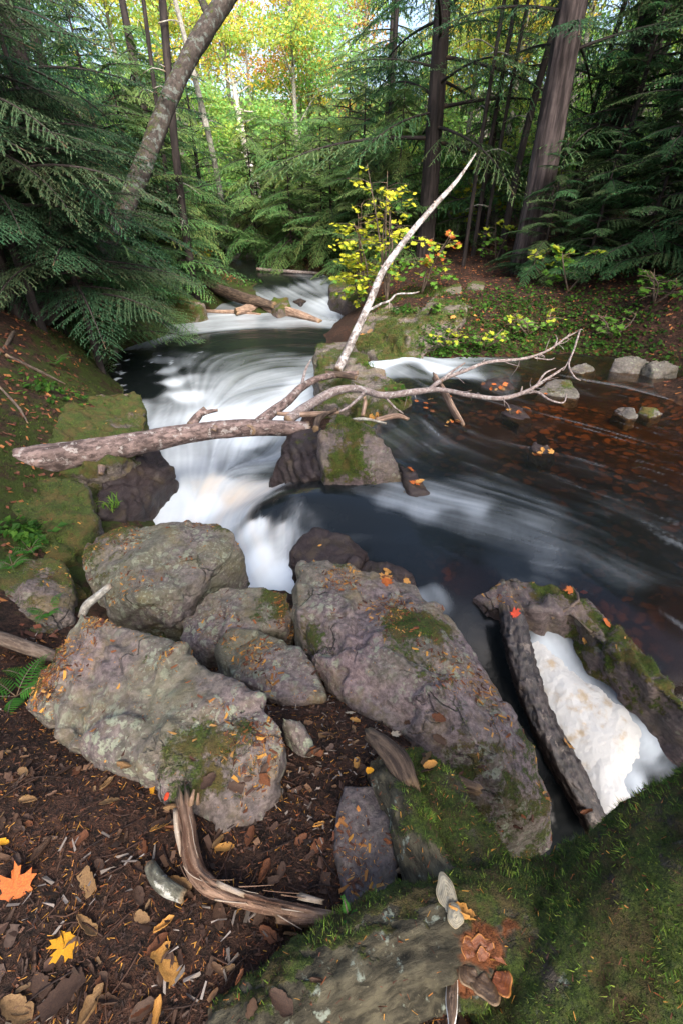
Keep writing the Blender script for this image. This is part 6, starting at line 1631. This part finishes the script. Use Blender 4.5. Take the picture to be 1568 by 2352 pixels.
named = [(40, 2048, 'maple', 'orange', .115, .3, 'large orange maple leaf at the left edge of the litter', 1, .5), (160, 2163, 'flat', 'yellow', .085, 2.8, 'bright yellow maple leaf lying in the dark litter', 2, .2), (386, 2218, 'torn', 'gold', .088, 1.2, 'golden torn leaf standing out in the bottom litter', 3, .5),
         (200, 2131, 'roll', 'tan', .075, .9, 'rolled tan leaf touching the bright yellow maple leaf', 4, .3), (517, 1952, 'oval', 'gold', .06, .3, 'golden leaf under the point of the huge boulder', 5, .3), (503, 1938, 'oval', 'tan', .045, .9, 'small tan leaf just above the golden leaf by the boulder point', 1, .4),
         (252, 1847, 'oval', 'tan', .062, 1.0, 'triangular tan leaf left of the rotten branch top', 2, .6), (247, 1807, 'roll', 'tan', .055, 1.5, 'thin rolled tan leaf above the triangular one', 3, .2), (295, 1750, 'roll', 'tan', .065, .1, 'rolled tan leaf against the foot of the huge boulder', 2, .2), (55, 1778, 'oval', 'tan', .05, 2.9, 'pale tan leaf high at the left of the litter', 1, .3), (70, 1842, 'roll', 'tan', .062, 2.6, 'rolled striped tan leaf below the pale one at left', 1, .2),
         (352, 1818, 'oval', 'yellow', .04, 2.0, 'small yellow leaf at the edge of the huge boulder', 3, .4), (400, 1840, 'roll', 'tan', .06, .1, 'curled tan leaf caught on top of the rotten branch', 4, .2), (385, 1824, 'oval', 'red', .03, 1.2, 'tiny red leaf beside the curled tan leaf', 3, .5), (370, 1905, 'oval', 'gold', .065, .9, 'golden brown leaf leaning on the rotten branch', 4, .6), (645, 1836, 'roll', 'tan', .045, 1.9, 'small rolled leaf right of the huge boulder', 2, .3), (732, 1902, 'roll', 'gold', .04, .4, 'curled golden leaf left of the flat slab', 1, .3),
         (415, 2036, 'roll', 'tan', .075, .1, 'ribbed curled leaf below the grey-green stick', 1, .1), (205, 2028, 'torn', 'tan', .075, .5, 'wrinkled pale leaf in the middle of the litter', 1, .4), (330, 2110, 'oval', 'tan', .05, 2.2, 'small folded tan leaf under the wrinkled one', 4, .3), (365, 2172, 'oval', 'rust', .06, 1.4, 'rusty brown leaf above the golden torn leaf', 5, .4), (380, 2128, 'roll', 'gold', .055, 1.1, 'narrow rolled leaf beside the rotten branch bend', 3, .2),
         (42, 2322, 'oval', 'tan', .09, 1.0, 'big tan leaf in the bottom left corner', 4, .3), (215, 2320, 'roll', 'tan', .085, .5, 'long rolled leaf at the bottom edge', 2, .2), (366, 2330, 'roll', 'gold', .06, 1.5, 'golden rolled leaf at the bottom edge right of the long one', 3, .2), (6, 1940, 'oval', 'yellow', .045, .4, 'yellowish leaf cut by the left edge', 2, .3), (148, 2288, 'torn', 'brown', .1, 1.3, 'large dark brown leaf near the bottom left', 2, .3),
         (819, 1757, 'oval', 'gold', .055, 1.8, 'orange-tan leaf behind the flat slab', 3, .5), (854, 1773, 'oval', 'yellow', .04, 1.4, 'yellow leaf at the root end behind the flat slab', 4, .5), (981, 1748, 'oval', 'tan', .07, .5, 'tan leaf lying against the banded slab', 5, .5), (990, 1762, 'oval', 'gold', .05, 2.2, 'golden leaf beneath the tan one at the banded slab', 1, .5),
         (801, 1641, 'flat', 'pale', .055, .6, 'whitish maple leaf between the boulders', 4, .2), (901, 1690, 'flat', 'pale', .06, 2.0, 'cream leaf near the dark broken branch', 5, .3), (814, 1660, 'oval', 'gold', .05, 2.7, 'golden leaf touching the whitish maple leaf', 2, .3), (1294, 1351, 'maple', 'gold', .085, 1.0, 'big amber leaf on the wet ledge', 2, .2), (1310, 1356, 'flat', 'orange', .07, 2.5, 'orange leaf overlapping the amber one on the ledge', 3, .2), (1339, 1362, 'oval', 'orange', .05, .5, 'small orange leaf at the stream side of the ledge', 2, .2),
         (1391, 1432, 'oval', 'orange', .06, 2.2, 'bright orange leaf on the mossy part of the ledge', 3, .2), (1346, 1472, 'oval', 'gold', .05, 2.4, 'yellow-brown leaf on the face of the ledge', 4, .3), (1256, 1330, 'oval', 'pale', .05, 2.8, 'pale leaf at the back of the ledge', 5, .2), (1299, 1709, 'maple', 'gold', .08, .9, 'pinkish tan leaf stuck on the wet log', 5, .2), (1182, 1412, 'maple', 'red', .08, .4, 'red leaf on the upper end of the wet log', 4, .4), (1344, 1860, 'roll', 'rust', .06, .6, 'rusty curled leaf at the lower end of the wet log', 3, .3),
         (735, 1255, 'oval', 'gold', .03, .6, 'tiny golden leaf on the black boulder', 3, .2), (1050, 2105, 'roll', 'gold', .085, 1.25, 'narrow golden leaf standing beside the grey bracket fungus', 2, .5)]
for px, py, kd, mt_, s, rot, lab, sd, tl in named:
    fallen_leaf(px, py, kd, mt_, s, rot, lab, None, sd, .010, tl)
r = np.random.default_rng(77)
for k in range(80):       # brown leaves nobody could tell apart
    px, py = r.uniform(0, 760), r.uniform(1735, 2350)
    if k > 62: px, py = r.uniform(680, 1040), r.uniform(1640, 1800)
    kd = ('oval', 'torn', 'roll', 'oval')[k % 4]
    fallen_leaf(px, py, kd, ('brown', 'brown', 'brown', 'rust')[r.integers(4)], r.uniform(.03, .068), r.uniform(0, 6.28), 'dry brown curled leaf half buried in the foreground litter', 'brown leaves in the litter', int(r.integers(1, 6)), .006, r.uniform(-.5, .5))
for k, (cx, cy, sx, sy, n, z, lab, g) in enumerate([(1142, 885, 36, 18, 16, None, 'orange autumn leaf on the leaf-covered stone in the stream', 'leaves on the leaf-covered stone'), (1190, 945, 24, 18, 8, None, 'orange autumn leaf on the small leaf-topped stone', 'leaves on the leaf-topped stone'), (1243, 1030, 26, 16, 6, None, 'pale or orange leaf on the nearest small stream stone', 'leaves on the nearest stream stone'), (955, 1100, 28, 34, 9, None, 'leaf stuck on the wet stone at the foot of the midstream boulder', 'leaves at the midstream boulder'), (1045, 968, 24, 12, 9, -.53, 'orange leaf gathered at the foot of the split driftwood', 'leaves at the driftwood'), (1000, 930, 40, 22, 12, -.53, 'orange leaf floating left of the split driftwood', 'leaves floating by the driftwood'), (1250, 905, 60, 12, 5, -.535, 'red-brown leaf afloat under the branch tips', 'leaves under the branch tips'), (860, 960, 40, 12, 10, None, 'rust leaf caught in the debris of the islet', 'leaves in the islet debris'), (900, 1320, 40, 18, 7, None, 'orange leaf on the low black wet stone', 'leaves on the low black stone'), (860, 760, 60, 40, 5, None, 'small orange leaf on the mossy outcrop', 'leaves on the outcrop'), (1080, 720, 80, 40, 6, None, 'orange leaf on the brown slope of the far right bank', 'leaves on the right bank')]):
    for j in range(int(n * .65 + .5)):
        fallen_leaf(cx + r.normal() * sx * .5, cy + r.normal() * sy * .5, ('flat', 'oval', 'maple')[j % 3], ('orange', 'gold', 'rust', 'gold', 'tan')[r.integers(5)], r.uniform(.05, .095) * (1.3 if cy < 800 else 1), r.uniform(0, 6.28), lab, g, int(r.integers(1, 6)), .01, r.uniform(-.3, .3), z)

# ------------------------------------------------------------------ bracket fungi
def shelf_mat(name, ca, cb, ce, rough=.5):
    b = NB(name)
    a = b.n('Attribute', attribute_name='ring').outputs['Fac']
    w_ = b.math('SINE', b.math('MULTIPLY', b.math('ADD', a, b.math('MULTIPLY', b.noise(b.coords(), 30), .12)), 38.0))
    c = b.mix(b.math('MULTIPLY', b.step(w_, -.6, .8), .3), b.mix(b.step(b.noise(b.coords(), 25, 4), .35, .65), ca, tuple(x * .55 for x in ca)), cb)
    c = b.mix(b.step(a, .86, .97), c, ce)
    p = b.n('BsdfPrincipled', {'Base Color': c, 'Roughness': rough, 'Normal': b.bump(b.noise(b.coords(), 60, 5, .7), .7, .006)})
    return b.done(p.outputs[0])
M['fungus_grey'] = shelf_mat('grey_bracket_fungus', (.22, .20, .15), (.36, .34, .27), (.34, .28, .18), .8)
M['fungus_orange'] = shelf_mat('orange_bracket_fungus', (.14, .034, .005), (.24, .065, .008), (.34, .13, .025), .5)
M['fungus_brown'] = shelf_mat('brown_bracket_fungus', (.075, .04, .018), (.12, .07, .03), (.16, .10, .05), .5)
M['fungus_white'] = shelf_mat('white_rimmed_fungus', (.10, .06, .035), (.16, .10, .06), (.85, .84, .82), .6)

def shelf_mesh(c, out, side, w_, d, h, seed):
    r = np.random.default_rng(seed)
    out = out / np.linalg.norm(out); side = side - out * side.dot(out); side /= np.linalg.norm(side); up = np.cross(out, side)
    if up[2] < 0: up = -up
    na, nr_ = 30, 12
    V, ring = [], []
    for half_ in (1, -1):
        for i in range(nr_ + 1):
            rho = i / nr_
            for k in range(na):
                ph = 2 * math.pi * k / na
                wob = 1 + .07 * math.sin(3 * ph + seed) + .05 * math.sin(5 * ph + 2 * seed)
                zz = h * (math.sqrt(max(0, 1 - rho ** 2.4))) * (1 if half_ > 0 else -.45) + (.10 * h * math.sin(rho * 9 + 2 * math.sin(ph)) + .12 * h * math.sin(7 * ph + seed) * rho if half_ > 0 else 0)
                V.append(c + out * (d * rho * wob * math.cos(ph)) + side * (w_ * rho * wob * math.sin(ph)) + up * zz); ring.append(rho if half_ > 0 else .9)
    V = np.array(V); Q = []
    for hh in (0, 1):
        o0 = hh * (nr_ + 1) * na
        for i in range(nr_):
            for k in range(na):
                a, b_ = o0 + i * na + k, o0 + i * na + (k + 1) % na
                Q.append([a, b_, b_ + na, a + na] if hh == 0 else [b_, a, a + na, b_ + na])
    return V, [np.array(Q)], {'ring': np.array(ring)}

def bracket(px, py, w_, d, h, mat, label, seed, sidev, outv, parent=None, name='bracket_fungus', push=0.0):
    p, n = hit(px, py)
    V, F, A = shelf_mesh(p + n * push, np.array(outv, float), np.array(sidev, float), w_, d, h, seed)
    o = mk(name, V, F, M[mat], parent, A)
    if parent is None: tag(o, label, 'fungus')
    return o
g_ = bracket(1022, 2068, .024, .040, .016, 'fungus_grey', 'grey rounded bracket fungus in the crotch of the mossy roots', 1, (1, .25, .1), (-.2, .9, .35), push=.016)
bracket(1034, 2100, .019, .024, .014, 'fungus_grey', None, 2, (1, .25, .1), (-.1, .9, .35), parent=g_, name='lobe', push=.02)
def fan_mesh(c, az, tilt, rad, wide, seed, thick=.004):
    """A thin fan-shaped cap growing from c towards az, its rim lifted and waved."""
    r = np.random.default_rng(seed)
    na, nr_ = 22, 9
    ph = np.linspace(-wide, wide, na); rho = np.linspace(.06, 1, nr_)
    A_, B_ = np.meshgrid(ph, rho, indexing='ij')
    k1, k2 = r.uniform(0, 6, 2)
    rr = rad * B_ * (1 + .10 * np.sin(3 * A_ + k1) + .06 * np.sin(7 * A_ + k2)) * np.cos(A_ * .45)
    x, y = rr * np.cos(A_), rr * np.sin(A_)
    z = rr * math.sin(tilt) + .16 * rad * B_ ** 2 * np.sin(5 * A_ + k2) * .5 - .22 * rad * (A_ / wide) ** 2 * B_ + .03 * rad * np.sin(B_ * 14)
    ca, sa = math.cos(az), math.sin(az)
    P_ = np.stack([c[0] + x * ca - y * sa, c[1] + x * sa + y * ca, c[2] + z], -1).reshape(-1, 3)
    i, j = np.meshgrid(np.arange(na - 1), np.arange(nr_ - 1), indexing='ij')
    q = (i * nr_ + j).ravel(); Q = np.stack([q, q + nr_, q + nr_ + 1, q + 1], 1)
    n = len(P_)
    lowr = P_ - np.array([0, 0, 1.0]) * (thick * (1.25 - B_.reshape(-1) * .7))[:, None]
    rim = [i_ * nr_ + nr_ - 1 for i_ in range(na)]
    side = [[a_, b_, b_ + n, a_ + n] for a_, b_ in zip(rim[:-1], rim[1:])]
    e0 = [[j_, j_ + 1, j_ + 1 + n, j_ + n] for j_ in range(nr_ - 1)]
    e1 = [[(na - 1) * nr_ + j_ + 1, (na - 1) * nr_ + j_, (na - 1) * nr_ + j_ + n, (na - 1) * nr_ + j_ + 1 + n] for j_ in range(nr_ - 1)]
    return np.vstack([P_, lowr]), [np.vstack([Q, Q[:, ::-1] + n, side, e0, e1])], {'ring': np.r_[B_.reshape(-1), np.full(n, .5)]}
oc = tag(empty('bracket_fungus', hit(1110, 2215)[0]), 'cluster of orange-brown bracket fungi on the mossy trunk', 'fungus')
for k, (px, py, az, tl, rad, wd, m) in enumerate([(1088, 2195, 2.1, .3, .040, 1.3, 'fungus_orange'), (1108, 2190, 1.5, .45, .040, 1.2, 'fungus_orange'), (1132, 2200, .9, .3, .048, 1.2, 'fungus_orange'), (1092, 2225, 3.9, .2, .052, 1.0, 'fungus_brown'), (1110, 2232, 4.5, .25, .062, .9, 'fungus_brown'), (1132, 2228, 5.2, .3, .050, 1.1, 'fungus_orange'), (1112, 2210, 1.9, .8, .026, 1.3, 'fungus_orange')]):
    p_, n_ = hit(px, py)
    V, F, A = fan_mesh(p_ + n_ * .004, az, tl * .7, rad * .8, wd, 30 + k)
    mk('cap', V, F, M[m], oc, A)
bracket(1036, 2285, .013, .052, .012, 'fungus_white', 'white-rimmed bracket fungus just below the orange cluster', 20, (1, .2, .1), (-.25, -1, .1), push=.02)

# ------------------------------------------------------------------ young maples, each leaf its own part
def young_maple(px, py, depth, H, n, mats, label, seed, spread=.9, size=.13, stems=3, lean=(0, 0), droop=.25, name='young_maple'):
    r = np.random.default_rng(seed)
    b0 = atd(px, py, depth) if depth else hit(px, py)[0]
    if depth: b0[2] = gz(b0[0], b0[1])
    o = tag(empty(name, b0), label, 'young tree')
    tips = []
    for s in range(stems):
        a = r.uniform(0, 6.28)
        top = b0 + np.array([lean[0] + math.cos(a) * .3, lean[1] + math.sin(a) * .3, H * r.uniform(.75, 1.05)])
        mid = (b0 + top) / 2 + np.array([r.normal() * .06, r.normal() * .06, .05])
        V, F, A = tube([b0, mid, top], [.012 + .006 * H, .01 + .003 * H, .004], nr=7, step=.1, seed=seed + s)
        st = mk('stem', V, F, M['brownstick'], o, A)
        for k in range(int(6 + 3 * H)):
            t = r.uniform(.2, 1.0)
            p = b0 * (1 - t) ** 2 + 2 * mid * t * (1 - t) + top * t * t
            a2 = r.uniform(0, 6.28); l = spread * r.uniform(.4, 1.0) * (1.1 - .6 * t)
            e = p + np.array([math.cos(a2) * l, math.sin(a2) * l, l * r.uniform(-.1, .25)])
            V, F, A = tube([p, (p + e) / 2 + np.array([0, 0, .08 * l]), e], [.006, .004, .002], nr=5, step=.12)
            mk('twig', V, F, M['brownstick'], st, A)
            tips.append((p, e))
    for k in range(n):
        p, e = tips[r.integers(len(tips))]
        t = r.uniform(.3, 1.08)
        c = p + (e - p) * t + np.array([r.normal() * .05, r.normal() * .05, -abs(r.normal()) * .05]) * spread
        zf = (c[2] - b0[2]) / H
        wts = np.array([max(.02, 1 - abs(i / (len(mats) - 1 + 1e-9) - zf) * 1.6) for i in range(len(mats))])
        m = mats[r.choice(len(mats), p=wts / wts.sum())]
        lf = link('leaf', leaf_mesh('flat', int(r.integers(1, 5)), 'l_' + m), None, o)
        nn = Vector((r.normal() * .45, r.normal() * .45 - .25, 1)).normalized()
        q = nn.to_track_quat('Z', 'Y').to_matrix() @ Matrix.Rotation(r.uniform(0, 6.28), 3, 'Z')
        lf.matrix_local = Matrix.LocRotScale(Vector(c - b0), q.to_quaternion(), Vector((size * r.uniform(.6, 1.2),) * 3))
    return o
young_maple(890, 640, 9.6, 2.3, 300, ['green', 'green', 'lime', 'lemon', 'lemon'], 'young maple with yellow upper leaves behind the leaning birch', 1, spread=1.1, size=.135, stems=5, lean=(-.2, 0))
young_maple(850, 640, 10.0, 2.0, 260, ['green', 'lime', 'lime', 'lemon'], 'slender maple left of the leaning birch with layered yellow-green leaves', 21, spread=1.0, size=.12, stems=3, lean=(-.3, 0))
young_maple(970, 640, 9.4, 1.2, 160, ['green', 'green', 'lime', 'orange'], 'young maple with a few orange leaves right of the leaning birch', 2, spread=.7, size=.13, lean=(.2, 0))
young_maple(830, 660, 10.2, 1.1, 280, ['green', 'lime', 'lemon'], 'low lime-green maple spreading over the far cascade', 3, spread=.9, size=.14, lean=(-.3, 0))
young_maple(1290, 720, 8.6, .75, 110, ['green', 'green', 'green', 'lime'], 'low broad-leaved sapling on the far right bank', 4, spread=.45, size=.14)
young_maple(985, 720, 0, .22, 26, ['green'], 'small leafy seedling on top of the outcrop', 5, spread=.16, size=.10, stems=2)
young_maple(1240, 690, 9.2, .6, 60, ['green', 'lime'], 'sparse seedling left of the broad-leaved sapling', 6, spread=.4, size=.12)
young_maple(1130, 640, 11.0, .8, 90, ['green', 'green', 'lime'], 'low green shrub left of the grey furrowed trunk', 7, spread=.6, size=.12)
young_maple(1110, 800, 0, .3, 70, ['green', 'green', 'lime'], 'leafy plant at the waterline right of the outcrop', 31, spread=.3, size=.09, stems=4)
young_maple(1020, 800, 0, .26, 60, ['green', 'lime'], 'bright leafy plant at the foot of the outcrop', 32, spread=.26, size=.08, stems=4)
young_maple(1400, 780, 0, .4, 70, ['green', 'green'], 'leafy plant on the bank above the bank boulders', 33, spread=.4, size=.10, stems=4)
young_maple(1210, 770, 0, .35, 70, ['green', 'green', 'lime'], 'leafy plant behind the highest dead twigs', 34, spread=.4, size=.10, stems=4)
young_maple(1500, 700, 0, .5, 70, ['green', 'green'], 'shaded leafy plant under the far right boughs', 35, spread=.5, size=.12, stems=4)
young_maple(1085, 640, 13.5, 2.2, 260, ['lime', 'lemon', 'lime'], 'yellow-green shrub behind the thin saplings', 8, spread=1.1, size=.16)
young_maple(1180, 640, 14.5, 1.8, 200, ['lime', 'lime'], 'yellow-green shrub just behind the grey furrowed trunk', 9, spread=1.0, size=.16)
young_maple(460, 640, 14.5, .8, 90, ['lime', 'yellow', 'lime'], 'yellow leafy shrub beside the far stream on the left', 10, spread=.7, size=.13)
young_maple(1265, 1420, 0, .05, 6, ['green'], 'tiny green seedling rooted on the wet ledge', 11, spread=.05, size=.03, stems=1)

# bare roots creeping over the left bank
for k, (pts, rad) in enumerate([([(0, 890, .0), (40, 930, -.1), (60, 960, -.16)], [.012, .014, .006]), ([(150, 715, -.1), (220, 735, -.35), (270, 760, -.55)], [.03, .025, .012]), ([(170, 690, -.1), (300, 700, -.4), (390, 712, -.5)], [.03, .022, .01]), ([(20, 830, .08), (90, 850, -.1), (150, 880, -.3)], [.02, .018, .008]), ([(60, 745, .0), (30, 800, .05), (10, 860, .0)], [.03, .022, .01])]):
    P_ = np.array([at(*p) for p in pts]); P_[:, 2] = [max(gz(p[0], p[1]) + .012, p[2] - .6) for p in P_]
    V, F, A = tube(P_, rad, nr=8, step=.04, lump=.3, seed=k)
    tag(mk('bare_root', V, F, M['brownstick'], None, A), 'dark bare root creeping over the mossy left bank', 'root', 'roots on the left bank')
